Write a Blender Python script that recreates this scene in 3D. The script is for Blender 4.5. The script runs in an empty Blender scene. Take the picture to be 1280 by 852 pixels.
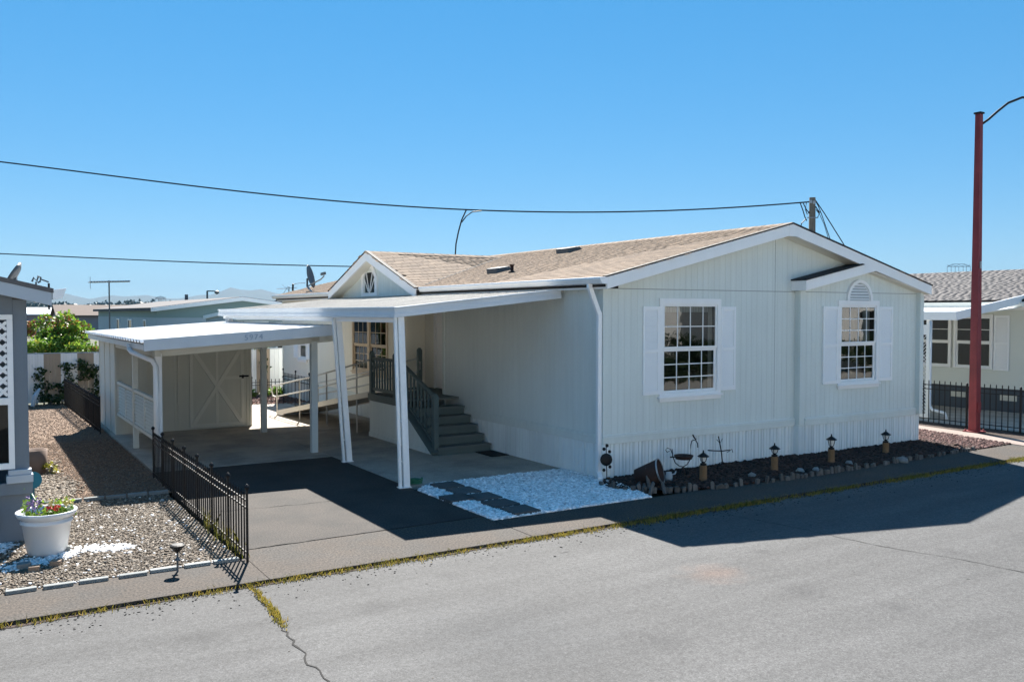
import bpy, math, random
import numpy as np
from mathutils import Vector, Matrix
random.seed(7); rng = np.random.default_rng(7)
R = math.radians
scene = bpy.context.scene
col = scene.collection

# ------------------------------------------------------------------ camera
YAW, PITCH, FPX = R(31.9), R(1.85), 1090.0
CAM = Vector((-8.5206, -10.9538, 2.65))
cd = bpy.data.cameras.new('camera'); cam = bpy.data.objects.new('camera', cd); col.objects.link(cam)
cam.location = CAM; cam.rotation_euler = (R(90) - PITCH, 0, -YAW)
cd.sensor_width = 36; cd.lens = FPX / 1280 * 36; cd.clip_start = 0.05; cd.clip_end = 30000
scene.camera = cam
# ------------------------------------------------------------------ sky, sun, exposure
SUN_DIR = Vector((0.40, 1.0, 1.0)).normalized()          # towards the sun
EL = math.asin(SUN_DIR.z); AZ = math.atan2(SUN_DIR.x, SUN_DIR.y)
w = bpy.data.worlds.new('World'); scene.world = w; w.use_nodes = True
wn = w.node_tree; sky = wn.nodes.new('ShaderNodeTexSky'); sky.sky_type = 'NISHITA'; sky.sun_disc = False
sky.sun_elevation = EL; sky.sun_rotation = AZ; sky.altitude = 1500; sky.air_density = 1.0; sky.dust_density = 0.0; sky.ozone_density = 2.0
hs = wn.nodes.new('ShaderNodeHueSaturation'); hs.inputs['Saturation'].default_value = 1.86
gm = wn.nodes.new('ShaderNodeGamma'); gm.inputs[1].default_value = 0.39; wn.links.new(sky.outputs[0], gm.inputs[0])
tn = wn.nodes.new('ShaderNodeVectorMath'); tn.operation = 'MULTIPLY'; tn.inputs[1].default_value = (0.8, 0.9, 1.0); wn.links.new(gm.outputs[0], tn.inputs[0])
wn.links.new(tn.outputs[0], hs.inputs['Color'])
bg = wn.nodes['Background']; wn.links.new(hs.outputs[0], bg.inputs[0]); bg.inputs[1].default_value = 0.126
sl = bpy.data.lights.new('sun', 'SUN'); sl.energy = 5.0; sl.angle = R(0.5); sl.color = (1, 0.95, 0.88)
so = bpy.data.objects.new('sun', sl); col.objects.link(so)
so.rotation_euler = (-SUN_DIR).to_track_quat('-Z', 'Y').to_euler(); so.location = (10, 25, 30)
scene.view_settings.view_transform = 'Standard'; scene.view_settings.look = 'None'
scene.view_settings.gamma = 1; scene.view_settings.exposure = 1.7

# ------------------------------------------------------------------ photo pixel -> place
_F = Vector((math.sin(YAW) * math.cos(PITCH), math.cos(YAW) * math.cos(PITCH), -math.sin(PITCH)))
_R = Vector((math.cos(YAW), -math.sin(YAW), 0)); _U = _R.cross(_F)
def at(x, y, ax, v):
    """the point seen at photo pixel (x, y) on the plane coordinate[ax] = v"""
    d = _F + _R * ((x - 640) / FPX) - _U * ((y - 426) / FPX)
    return CAM + d * ((v - CAM[ax]) / d[ax])
def gr(x, y, z=0.0): return at(x, y, 2, z)
def away(x, y, dist):
    d = _F + _R * ((x - 640) / FPX) - _U * ((y - 426) / FPX); return CAM + d * dist

# ------------------------------------------------------------------ materials
MATS = {}
def mat(name, c, rough=0.6, var=0.12, scale=3.0, fine=0.0, fscale=60.0, bump=0.0, bscale=80.0, bdist=0.01,
        metal=0.0, isl=0.0, ob=0.0, spec=0.4, c2=None, c2f=0.0, streak=None, sub=0.0, alpha=1.0, tint=None):
    m = bpy.data.materials.new(name); m.use_nodes = True; nt = m.node_tree; N = nt.nodes; L = nt.links
    b = N['Principled BSDF']; b.inputs['Roughness'].default_value = rough; b.inputs['Metallic'].default_value = metal
    b.inputs['Specular IOR Level'].default_value = spec
    geo = N.new('ShaderNodeNewGeometry'); pos = geo.outputs['Position']
    def noise(s, det=4, vec=None, ro=0.55):
        n = N.new('ShaderNodeTexNoise'); n.inputs['Scale'].default_value = s; n.inputs['Detail'].default_value = det
        n.inputs['Roughness'].default_value = ro; L.new(vec if vec else pos, n.inputs['Vector']); return n.outputs['Fac']
    def mth(op, a, bb, clamp=False):
        n = N.new('ShaderNodeMath'); n.operation = op; n.use_clamp = clamp
        for i, t in enumerate((a, bb)):
            if isinstance(t, (int, float)): n.inputs[i].default_value = t
            else: L.new(t, n.inputs[i])
        return n.outputs[0]
    f = mth('ADD', mth('MULTIPLY', mth('SUBTRACT', noise(scale), 0.5), 2.4 * var), 1.0)
    if fine: f = mth('MULTIPLY', f, mth('ADD', mth('MULTIPLY', mth('SUBTRACT', noise(fscale, 3), 0.5), 2.6 * fine), 1.0))
    if streak:
        mp = N.new('ShaderNodeMapping'); mp.inputs['Scale'].default_value = streak[0]; L.new(pos, mp.inputs['Vector'])
        f = mth('MULTIPLY', f, mth('ADD', mth('MULTIPLY', mth('SUBTRACT', noise(1.0, 5, mp.outputs[0]), 0.5), 2.4 * streak[1]), 1.0))
    if isl or ob:
        r = geo.outputs['Random Per Island']
        if ob:
            oi = N.new('ShaderNodeObjectInfo'); r = mth('FRACT', mth('ADD', r, oi.outputs['Random']), 0)
        f = mth('MULTIPLY', f, mth('ADD', mth('MULTIPLY', mth('SUBTRACT', r, 0.5), 2 * (isl or ob)), 1.0))
    base = N.new('ShaderNodeRGB'); base.outputs[0].default_value = (*c, 1); cc = base.outputs[0]
    if c2:
        mx = N.new('ShaderNodeMix'); mx.data_type = 'RGBA'; mx.inputs[7].default_value = (*c2, 1); L.new(cc, mx.inputs[6])
        if isl or ob:
            fr = mth('FRACT', mth('MULTIPLY', r, 37.3), 0); fac = mth('LESS_THAN', fr, c2f)
        else:
            fac = mth('MULTIPLY', mth('SUBTRACT', noise(scale * 0.6 + 1, 6), 0.5 - c2f * 0.25), 5.0, True)
        L.new(fac, mx.inputs[0]); cc = mx.outputs[2]
    vm = N.new('ShaderNodeVectorMath'); vm.operation = 'SCALE'; L.new(cc, vm.inputs[0]); L.new(f, vm.inputs['Scale'])
    L.new(vm.outputs[0], b.inputs['Base Color'])
    if sub: b.inputs['Subsurface Weight'].default_value = sub
    if bump:
        bn = N.new('ShaderNodeBump'); bn.inputs['Strength'].default_value = bump; bn.inputs['Distance'].default_value = bdist
        L.new(noise(bscale, 4), bn.inputs['Height']); L.new(bn.outputs[0], b.inputs['Normal'])
    m['f'] = 0; MATS[name] = m; return m

def leafmat(name, c, c2, f2=0.35, tr=0.35):
    m = bpy.data.materials.new(name); m.use_nodes = True; nt = m.node_tree; N = nt.nodes; L = nt.links
    b = N['Principled BSDF']; b.inputs['Roughness'].default_value = 0.45; b.inputs['Specular IOR Level'].default_value = 0.35
    geo = N.new('ShaderNodeNewGeometry'); mx = N.new('ShaderNodeMix'); mx.data_type = 'RGBA'
    mx.inputs[6].default_value = (*c, 1); mx.inputs[7].default_value = (*c2, 1)
    rp = N.new('ShaderNodeMath'); rp.operation = 'POWER'; rp.inputs[1].default_value = 1 / max(f2, .05) * 0.5
    L.new(geo.outputs['Random Per Island'], rp.inputs[0]); L.new(rp.outputs[0], mx.inputs[0])
    L.new(mx.outputs[2], b.inputs['Base Color'])
    t = N.new('ShaderNodeBsdfTranslucent'); L.new(mx.outputs[2], t.inputs[0]); ms = N.new('ShaderNodeMixShader'); ms.inputs[0].default_value = tr
    L.new(b.outputs[0], ms.inputs[1]); L.new(t.outputs[0], ms.inputs[2]); L.new(ms.outputs[0], N['Material Output'].inputs[0])
    MATS[name] = m; return m

def glassmat(name, refl=0.12, tintc=(0.55, 0.6, 0.6), ior=1.5):
    m = bpy.data.materials.new(name); m.use_nodes = True; nt = m.node_tree; N = nt.nodes; L = nt.links
    N.remove(N['Principled BSDF'])
    g = N.new('ShaderNodeBsdfGlossy'); g.inputs['Roughness'].default_value = 0.015; g.inputs[0].default_value = (0.95, 0.97, 1, 1)
    t = N.new('ShaderNodeBsdfTransparent'); t.inputs[0].default_value = (*tintc, 1)
    lw = N.new('ShaderNodeFresnel'); lw.inputs[0].default_value = ior
    a = N.new('ShaderNodeMath'); a.operation = 'ADD'; a.use_clamp = True; a.inputs[1].default_value = refl; L.new(lw.outputs[0], a.inputs[0])
    ge = N.new('ShaderNodeNewGeometry'); nz = N.new('ShaderNodeTexNoise'); nz.inputs['Scale'].default_value = 2.2; L.new(ge.outputs['Position'], nz.inputs['Vector'])
    bp = N.new('ShaderNodeBump'); bp.inputs['Strength'].default_value = 0.04; bp.inputs['Distance'].default_value = 0.05
    L.new(nz.outputs[0], bp.inputs['Height']); L.new(bp.outputs[0], g.inputs['Normal'])
    ms = N.new('ShaderNodeMixShader'); L.new(a.outputs[0], ms.inputs[0]); L.new(t.outputs[0], ms.inputs[1]); L.new(g.outputs[0], ms.inputs[2])
    L.new(ms.outputs[0], N['Material Output'].inputs[0]); MATS[name] = m; return m

def roadmat(name, c, stain=True, band=0.10):
    m = bpy.data.materials.new(name); m.use_nodes = True; nt = m.node_tree; N = nt.nodes; L = nt.links
    b = N['Principled BSDF']; b.inputs['Roughness'].default_value = 0.85; b.inputs['Specular IOR Level'].default_value = 0.25
    pos = N.new('ShaderNodeNewGeometry').outputs['Position']
    def noise(s, d=4, vec=pos, ro=.6):
        n = N.new('ShaderNodeTexNoise'); n.inputs['Scale'].default_value = s; n.inputs['Detail'].default_value = d; n.inputs['Roughness'].default_value = ro
        L.new(vec, n.inputs['Vector']); return n.outputs['Fac']
    def mth(op, a, bb=0.0, clamp=False):
        n = N.new('ShaderNodeMath'); n.operation = op; n.use_clamp = clamp
        for i, t in enumerate((a, bb)):
            if isinstance(t, (int, float)): n.inputs[i].default_value = t
            else: L.new(t, n.inputs[i])
        return n.outputs[0]
    def lin(x, a, s): return mth('ADD', mth('MULTIPLY', mth('SUBTRACT', x, 0.5), s), a)
    mp = N.new('ShaderNodeMapping'); mp.inputs['Scale'].default_value = (0.10, 0.85, 1); L.new(pos, mp.inputs['Vector'])
    mp2 = N.new('ShaderNodeMapping'); mp2.inputs['Scale'].default_value = (0.35, 3.2, 1); mp2.inputs['Location'].default_value = (3, 8, 0); L.new(pos, mp2.inputs['Vector'])
    f = lin(noise(1, 4, mp.outputs[0]), 1.0, 2.6 * band); f = mth('MULTIPLY', f, lin(noise(1, 5, mp2.outputs[0]), 1.0, 1.6 * band))
    f = mth('MULTIPLY', f, lin(noise(0.9, 6), 1, 0.35)); f = mth('MULTIPLY', f, lin(noise(22, 5), 1, 1.1)); f = mth('MULTIPLY', f, lin(noise(60, 3), 1, 1.7)); f = mth('MULTIPLY', f, lin(noise(150, 2), 1, 1.2))
    vo = N.new('ShaderNodeTexVoronoi'); vo.inputs['Scale'].default_value = 13; vo.inputs['Randomness'].default_value = 1; L.new(pos, vo.inputs['Vector'])
    pit = mth('LESS_THAN', vo.outputs['Distance'], mth('MULTIPLY', mth('SUBTRACT', noise(1.6, 3), 0.42), 0.62))
    f = mth('MULTIPLY', f, mth('SUBTRACT', 1.0, mth('MULTIPLY', pit, 0.42)))
    vo2 = N.new('ShaderNodeTexVoronoi'); vo2.inputs['Scale'].default_value = 1.1; L.new(pos, vo2.inputs['Vector'])
    chip = mth('LESS_THAN', vo2.outputs['Distance'], 0.022)
    f = mth('MULTIPLY', f, mth('SUBTRACT', 1.0, mth('MULTIPLY', chip, 0.6)))
    cc = N.new('ShaderNodeRGB'); cc.outputs[0].default_value = (*c, 1); cc = cc.outputs[0]
    if stain:
        def blob(p, r, colr, amt, cc):
            vm = N.new('ShaderNodeVectorMath'); vm.operation = 'DISTANCE'; L.new(pos, vm.inputs[0]); vm.inputs[1].default_value = p
            d = mth('DIVIDE', mth('ADD', vm.outputs['Value'], mth('MULTIPLY', mth('SUBTRACT', noise(5, 4), .5), r * 1.2)), r)
            fac = mth('MULTIPLY', mth('SUBTRACT', 1.0, d, True), amt, True)
            mx = N.new('ShaderNodeMix'); mx.data_type = 'RGBA'; L.new(fac, mx.inputs[0]); L.new(cc, mx.inputs[6]); mx.inputs[7].default_value = (*colr, 1); return mx.outputs[2]
        cc = blob(tuple(gr(893, 717, -.04)), 0.42, (0.125, 0.095, 0.082), 0.9, cc)
        cc = blob(tuple(gr(640, 790, -.04)), 1.1, (0.060, 0.062, 0.064), 0.6, cc)
        for bx_, by_, br_ in ((470, 760, .25), (1010, 740, .3), (1120, 760, .2), (560, 720, .16), (820, 800, .35), (250, 800, .3), (950, 690, .14), (1190, 690, .22)): cc = blob(tuple(gr(bx_, by_, -.04)), br_, (0.045, 0.045, 0.046), 0.5, cc)
    vm = N.new('ShaderNodeVectorMath'); vm.operation = 'SCALE'; L.new(cc, vm.inputs[0]); L.new(f, vm.inputs['Scale']); L.new(vm.outputs[0], b.inputs['Base Color'])
    bn = N.new('ShaderNodeBump'); bn.inputs['Strength'].default_value = 0.55; bn.inputs['Distance'].default_value = 0.006
    L.new(noise(110, 3), bn.inputs['Height']); L.new(bn.outputs[0], b.inputs['Normal']); MATS[name] = m; return m

roadmat('asphalt', (0.084, 0.0837, 0.083), True, .34)
mat('aggregate', (0.053, 0.042, 0.033), 0.9, 0.25, 1.2, 1.5, 42, 0.8, 60, 0.008, c2=(0.045, 0.040, 0.035), c2f=0.3)
mat('driveway', (0.042, 0.035, 0.0295), 0.9, 0.45, 0.8, 1.3, 46, 0.7, 70, 0.007, c2=(0.028, 0.025, 0.022), c2f=0.4)
mat('dark_strip', (0.075, 0.074, 0.074), 0.9, 0.25, 1.2, 0.6, 80, 0.6, 110, 0.006)
mat('slab', (0.42, 0.37, 0.31), 0.85, 0.35, 0.7, 0.4, 45, 0.2, 100, 0.004, c2=(0.28, 0.25, 0.21), c2f=0.3)
mat('pinkwalk', (0.24, 0.19, 0.165), 0.9, 0.15, 2, 0.4, 90, 0.4, 120, 0.005)
mat('terrain', (0.07, 0.075, 0.045), 0.95, 0.35, 0.15, 0.3, 6)
mat('soil', (0.045, 0.030, 0.023), 0.95, 0.4, 4, 0.5, 40, 0.8, 40, 0.03)
mat('pebble_base', (0.13, 0.10, 0.072), 0.95, 0.3, 8, 0.7, 70, 0.9, 60, 0.02)
mat('chip_base', (0.17, 0.112, 0.073), 0.95, 0.3, 5, 0.7, 50, 0.9, 50, 0.02)
mat('white_base', (0.78, 0.78, 0.76), 0.95, 0.4, 20, 0.7, 60, 0.9, 60, 0.02)
mat('pebble', (0.145, 0.110, 0.076), 0.75, 0.1, 30, isl=0.55, c2=(0.26, 0.22, 0.17), c2f=0.24)
mat('chip', (0.21, 0.135, 0.088), 0.85, 0.1, 30, isl=0.42, c2=(0.2, 0.165, 0.135), c2f=0.2)
mat('whitestone', (0.80, 0.80, 0.79), 0.6, 0.1, 30, isl=0.30, c2=(0.62, 0.62, 0.62), c2f=0.2)
mat('lava', (0.075, 0.035, 0.030), 0.9, 0.2, 30, isl=0.6, c2=(0.15, 0.085, 0.075), c2f=0.2)
mat('bark', (0.045, 0.022, 0.015), 0.9, 0.2, 30, isl=0.7)
mat('redstone', (0.17, 0.085, 0.065), 0.9, 0.2, 30, isl=0.6, c2=(0.3, 0.2, 0.17), c2f=0.3)
mat('siding', (0.675, 0.715, 0.675), 0.6, 0.10, 0.6, 0.05, 30, 0.12, 40, 0.004, streak=((9, 9, 0.5), 0.08))
mat('siding_warm', (0.82, 0.78, 0.67), 0.6, 0.05, 0.8, 0.03, 40, streak=((9, 9, 0.5), 0.035))
mat('skirt', (0.76, 0.81, 0.80), 0.5, 0.06, 1.5, 0.03, 40, streak=((12, 12, 0.6), 0.05), ob=0.05)
mat('white_trim', (0.86, 0.85, 0.83), 0.5, 0.04, 2, 0.03, 50, streak=((6, 6, 0.8), 0.03))
mat('tan_trim', (0.62, 0.50, 0.36), 0.6, 0.05, 3)
mat('fascia_gray', (0.64, 0.66, 0.67), 0.45, 0.06, 1.5, 0.04, 40, streak=((5, 5, 0.8), 0.06))
mat('white_shutter', (0.86, 0.86, 0.85), 0.5, 0.03, 2)
mat('white_metal', (0.85, 0.85, 0.84), 0.35, 0.05, 1.5, streak=((4, 4, 0.7), 0.06), spec=0.5)
mat('post_white', (0.85, 0.85, 0.83), 0.45, 0.08, 3, 0.06, 30, streak=((20, 20, 0.8), 0.06))
mat('roof_metal', (0.50, 0.465, 0.41), 0.55, 0.2, 0.8, 0.1, 20, streak=((0.5, 6, 1), 0.22))
mat('gray_post', (0.60, 0.63, 0.61), 0.6, 0.06, 2)
mat('shed', (0.57, 0.57, 0.50), 0.7, 0.07, 1.4, 0.04, 40, streak=((14, 14, 0.6), 0.05))
mat('shed_light', (0.65, 0.645, 0.575), 0.7, 0.06, 1.4, 0.04, 40)
mat('green_gray', (0.085, 0.115, 0.11), 0.65, 0.10, 3, 0.06, 40)
mat('deck_paint', (0.105, 0.125, 0.12), 0.7, 0.12, 4, 0.06, 40)
mat('shingle', (0.218, 0.155, 0.104), 0.92, 0.12, 0.5, 0.4, 130, 0.5, 150, 0.004, ob=0.17, c2=(0.18, 0.127, 0.086), c2f=0.25)
mat('shingle_dark', (0.02, 0.02, 0.021), 0.9, 0.2, 6, 0.3, 60)
mat('shingle_gray', (0.115, 0.107, 0.104), 0.92, 0.12, 0.6, 0.2, 60, 0.4, 150, 0.004, ob=0.1, c2=(0.10, 0.093, 0.09), c2f=0.2)
mat('roof_edge', (0.03, 0.026, 0.024), 0.8)
mat('black_iron', (0.008, 0.008, 0.009), 0.5, 0.1, 10, spec=0.25)
mat('rust', (0.038, 0.020, 0.015), 0.9, 0.4, 9, 0.4, 40, 0.5, 50, 0.004)
mat('old_wood', (0.105, 0.10, 0.092), 0.85, 0.25, 12, 0.2, 60, isl=0.3, ob=0.3)
mat('light_wood', (0.20, 0.115, 0.055), 0.8, 0.2, 14, 0.2, 60)
mat('paver', (0.085, 0.083, 0.08), 0.9, 0.25, 6, 0.5, 70, 0.4, 90, 0.005, ob=0.2)
mat('edgebrick', (0.22, 0.235, 0.23), 0.85, 0.15, 8, 0.25, 70, 0.3, 90, 0.004, ob=0.25)
mat('edgetan', (0.25, 0.18, 0.13), 0.85, 0.15, 8, 0.25, 70)
mat('slate_blue', (0.155, 0.185, 0.215), 0.65, 0.06, 1.2, 0.05, 40, streak=((8, 8, 0.6), 0.05))
mat('slate_light', (0.42, 0.46, 0.50), 0.6, 0.06, 2)
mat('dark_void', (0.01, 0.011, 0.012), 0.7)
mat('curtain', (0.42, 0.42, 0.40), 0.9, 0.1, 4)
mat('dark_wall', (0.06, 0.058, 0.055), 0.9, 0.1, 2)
mat('pot_white', (0.66, 0.68, 0.70), 0.35, 0.04, 3, spec=0.5)
mat('terracotta', (0.20, 0.14, 0.11), 0.8, 0.1, 8)
mat('teal_plastic', (0.01, 0.19, 0.26), 0.4)
mat('green_hose', (0.02, 0.13, 0.07), 0.45)
mat('rubber', (0.012, 0.012, 0.012), 0.8, 0.3, 30, bump=0.5, bscale=120)
mat('lamp_red', (0.20, 0.028, 0.033), 0.6, 0.3, 2.5, 0.15, 25, spec=0.4, streak=((14, 14, 0.8), 0.2))
mat('pole_wood', (0.17, 0.145, 0.115), 0.85, 0.2, 3, 0.2, 30, streak=((20, 20, 0.6), 0.2))
mat('cable', (0.006, 0.006, 0.008), 0.6)
mat('slat_tan', (0.30, 0.235, 0.175), 0.7, 0.06, 3, ob=0.06)
mat('slat_white', (0.66, 0.66, 0.66), 0.6, 0.05, 3, ob=0.05)
mat('galv', (0.35, 0.36, 0.37), 0.4, 0.1, 10, metal=0.6)
mat('alu', (0.50, 0.48, 0.44), 0.4, 0.08, 10, metal=0.3)
mat('dish_gray', (0.10, 0.11, 0.115), 0.5, 0.05, 5)
mat('teal_siding', (0.20, 0.285, 0.275), 0.7, 0.05, 1)
mat('pale_blue', (0.34, 0.40, 0.43), 0.7, 0.05, 1)
mat('cream_siding', (0.68, 0.69, 0.62), 0.65, 0.05, 1)
mat('brown_roof', (0.115, 0.082, 0.065), 0.9, 0.15, 1, 0.2, 12)
mat('far_roof', (0.085, 0.078, 0.078), 0.9, 0.15, 1)
mat('mauve_wall', (0.30, 0.25, 0.26), 0.8, 0.05, 1)
mat('navy_skirt', (0.055, 0.07, 0.085), 0.8, 0.05, 2)
mat('vent_cream', (0.55, 0.53, 0.45), 0.7)
mat('seam', (0.30, 0.32, 0.31), 0.8)
mat('glass_dark', (0.012, 0.013, 0.014), 0.06, 0, 1, spec=0.25)
mat('crack', (0.018, 0.017, 0.016), 0.95, 0.2, 20)
mat('mountain', (0.030, 0.045, 0.035), 0.95, 0.3, 0.004)
mat('num_blue', (0.36, 0.43, 0.50), 0.5)
mat('frost', (0.75, 0.75, 0.72), 0.4)
mat('tower', (0.12, 0.13, 0.14), 0.6)
mat('petal_red', (0.45, 0.02, 0.01), 0.6); mat('petal_yellow', (0.65, 0.55, 0.22), 0.6); mat('petal_purple', (0.26, 0.17, 0.36), 0.6)
glassmat('glass', 0.02); glassmat('glass_far', 0.0, (0.30, 0.33, 0.32), 1.28)
mat('bounce_white', (0.84, 0.82, 0.76), 0.6); mat('bounce_concrete', (0.42, 0.40, 0.36), 0.9, 0.1, 1)  # wall and ground tones raised so the unseen far side bounces more sun
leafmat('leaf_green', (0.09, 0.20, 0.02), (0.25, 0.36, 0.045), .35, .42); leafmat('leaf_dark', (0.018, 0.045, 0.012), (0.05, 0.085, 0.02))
leafmat('leaf_red', (0.20, 0.06, 0.025), (0.30, 0.16, 0.06)); leafmat('leaf_yellow', (0.25, 0.26, 0.03), (0.33, 0.30, 0.05))
leafmat('grass_dry', (0.36, 0.26, 0.06), (0.20, 0.19, 0.03), 0.5); leafmat('grass_green', (0.12, 0.14, 0.02), (0.26, 0.21, 0.045), 0.5)
leafmat('far_wood', (0.015, 0.03, 0.02), (0.03, 0.045, 0.025), 0.5, 0.1)

# ------------------------------------------------------------------ object helpers
ORG = {}
def props(o, label=None, cat=None, group=None, kind=None):
    if label: o['label'] = label
    if cat: o['category'] = cat
    if group: o['group'] = group
    if kind: o['kind'] = kind
    return o
def thing(name, loc, label, cat, group=None):
    o = bpy.data.objects.new(name, None); col.objects.link(o); o.location = loc; o.empty_display_size = 0.2
    ORG[o.name] = Vector(loc); return props(o, label, cat, group)
def place(name, me, parent=None, loc=(0, 0, 0), rot=(0, 0, 0), mtx=None, bevel=0.0):
    o = bpy.data.objects.new(name, me); col.objects.link(o)
    org = ORG[parent.name] if parent else Vector((0, 0, 0))
    if parent: o.parent = parent
    if mtx is not None:
        m = mtx.copy(); m.translation = m.translation - org; o.matrix_basis = m
    else:
        o.location = Vector(loc) - org; o.rotation_euler = rot
    ORG[o.name] = Vector(loc) if parent is None else org
    if bevel:
        b = o.modifiers.new('bevel', 'BEVEL'); b.width = bevel; b.segments = 2; b.limit_method = 'ANGLE'; b.angle_limit = R(40)
    return o
class MB:
    def __init__(s): s.v = []; s.f = []
    def add(s, vs, fs):
        n = len(s.v); s.v += [tuple(q) for q in vs]; s.f += [tuple(i + n for i in f) for f in fs]; return s
    BF = [(0, 3, 2, 1), (4, 5, 6, 7), (0, 1, 5, 4), (1, 2, 6, 5), (2, 3, 7, 6), (3, 0, 4, 7)]
    def hexa(s, p): return s.add(p, MB.BF)
    def box(s, x0, x1, y0, y1, z0, z1):
        return s.hexa([(x0, y0, z0), (x1, y0, z0), (x1, y1, z0), (x0, y1, z0), (x0, y0, z1), (x1, y0, z1), (x1, y1, z1), (x0, y1, z1)])
    def boxm(s, M, u0, u1, d0, d1, z0, z1):
        return s.hexa([M(u0, d0, z0), M(u1, d0, z0), M(u1, d1, z0), M(u0, d1, z0), M(u0, d0, z1), M(u1, d0, z1), M(u1, d1, z1), M(u0, d1, z1)])
    def bar(s, p, q, wd, ht, up=(0, 0, 1)):
        p, q = Vector(p), Vector(q); d = (q - p).normalized(); sd = d.cross(Vector(up))
        if sd.length < 1e-4: sd = d.cross(Vector((1, 0, 0)))
        sd = sd.normalized() * wd / 2; u = sd.cross(d).normalized() * ht / 2
        return s.hexa([p - sd - u, p + sd - u, q + sd - u, q - sd - u, p - sd + u, p + sd + u, q + sd + u, q - sd + u])
    def tube(s, pts, r, n=6, caps=True):
        pts = [Vector(p) for p in pts]; k = len(pts); rs = r if isinstance(r, (list, tuple)) else [r] * k; vs = []; fs = []
        for i, p in enumerate(pts):
            d = (pts[min(i + 1, k - 1)] - pts[max(i - 1, 0)]).normalized()
            a = d.cross(Vector((0, 0, 1)))
            if a.length < 1e-3: a = d.cross(Vector((1, 0, 0)))
            a.normalize(); b = d.cross(a)
            for j in range(n):
                t = 2 * math.pi * j / n; vs.append(p + (a * math.cos(t) + b * math.sin(t)) * rs[i])
        for i in range(k - 1):
            for j in range(n): fs.append((i * n + j, i * n + (j + 1) % n, (i + 1) * n + (j + 1) % n, (i + 1) * n + j))
        if caps: fs.append(tuple(range(n - 1, -1, -1))); fs.append(tuple((k - 1) * n + j for j in range(n)))
        return s.add(vs, fs)
    def lathe(s, prof, c=(0, 0, 0), n=16, axis=None, capb=True, capt=True):
        c = Vector(c); ax = Vector(axis).normalized() if axis else Vector((0, 0, 1))
        q = ax.to_track_quat('Z', 'Y'); vs = []; fs = []
        for (r, z) in prof:
            for j in range(n):
                t = 2 * math.pi * j / n; vs.append(c + q @ Vector((r * math.cos(t), r * math.sin(t), z)))
        for i in range(len(prof) - 1):
            for j in range(n): fs.append((i * n + j, i * n + (j + 1) % n, (i + 1) * n + (j + 1) % n, (i + 1) * n + j))
        if capb: fs.append(tuple(range(n - 1, -1, -1)))
        if capt: fs.append(tuple((len(prof) - 1) * n + j for j in range(n)))
        return s.add(vs, fs)
    def prism(s, poly, vec):
        n = len(poly); v = Vector(vec); vs = [Vector(p) for p in poly] + [Vector(p) + v for p in poly]
        fs = [tuple(range(n - 1, -1, -1)), tuple(range(n, 2 * n))] + [(i, (i + 1) % n, n + (i + 1) % n, n + i) for i in range(n)]
        return s.add(vs, fs)
    def mesh(s, name, m, org=(0, 0, 0), smooth=False):
        me = bpy.data.meshes.new(name); o = Vector(org)
        me.from_pydata([(a - o.x, b - o.y, c - o.z) for a, b, c in s.v], [], s.f); me.materials.append(MATS[m])
        if smooth: me.polygons.foreach_set('use_smooth', [True] * len(me.polygons))
        me.update(); return me
    def build(s, name, m, parent=None, smooth=False, bevel=0.0, loc=None):
        if parent: o = ORG[parent.name]
        else: o = Vector(loc) if loc is not None else Vector((0, 0, 0))
        me = s.mesh(name, m, o, smooth)
        return place(name, me, parent, o, bevel=bevel)
def fixn(me):
    import bmesh
    b = bmesh.new(); b.from_mesh(me); bmesh.ops.recalc_face_normals(b, faces=b.faces); b.to_mesh(me); b.free()
def arrmesh(name, V, T, m, smooth=False):
    """V (n,k,3) copies of a k-vertex template with faces T (list of equal-length tuples)"""
    n, k = V.shape[:2]; T = np.array(T); fl = T.shape[1]; me = bpy.data.meshes.new(name)
    me.vertices.add(n * k); me.vertices.foreach_set('co', V.reshape(-1).astype(np.float32))
    idx = (T[None] + (np.arange(n) * k)[:, None, None]).reshape(-1)
    me.loops.add(len(idx)); me.loops.foreach_set('vertex_index', idx.astype(np.int32))
    nf = n * len(T); me.polygons.add(nf); me.polygons.foreach_set('loop_start', (np.arange(nf) * fl).astype(np.int32))
    if smooth: me.polygons.foreach_set('use_smooth', np.ones(nf, dtype=bool))
    me.update(calc_edges=True); me.validate(); me.materials.append(MATS[m]); return me
PH = (1 + 5 ** .5) / 2
ICO = np.array([(-1, PH, 0), (1, PH, 0), (-1, -PH, 0), (1, -PH, 0), (0, -1, PH), (0, 1, PH), (0, -1, -PH), (0, 1, -PH), (PH, 0, -1), (PH, 0, 1), (-PH, 0, -1), (-PH, 0, 1)]) / 1.9
ICOF = [(0, 11, 5), (0, 5, 1), (0, 1, 7), (0, 7, 10), (0, 10, 11), (1, 5, 9), (5, 11, 4), (11, 10, 2), (10, 7, 6), (7, 1, 8), (3, 9, 4), (3, 4, 2), (3, 2, 6), (3, 6, 8), (3, 8, 9), (4, 9, 5), (2, 4, 11), (6, 2, 10), (8, 6, 7), (9, 8, 1)]
def rotm(n):
    q = rng.normal(size=(n, 4)); q /= np.linalg.norm(q, axis=1)[:, None]; a, b, c, d = q.T
    return np.stack([np.stack([1 - 2 * (c * c + d * d), 2 * (b * c - a * d), 2 * (b * d + a * c)], -1),
                     np.stack([2 * (b * c + a * d), 1 - 2 * (b * b + d * d), 2 * (c * d - a * b)], -1),
                     np.stack([2 * (b * d - a * c), 2 * (c * d + a * b), 1 - 2 * (b * b + c * c)], -1)], -2)
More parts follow.
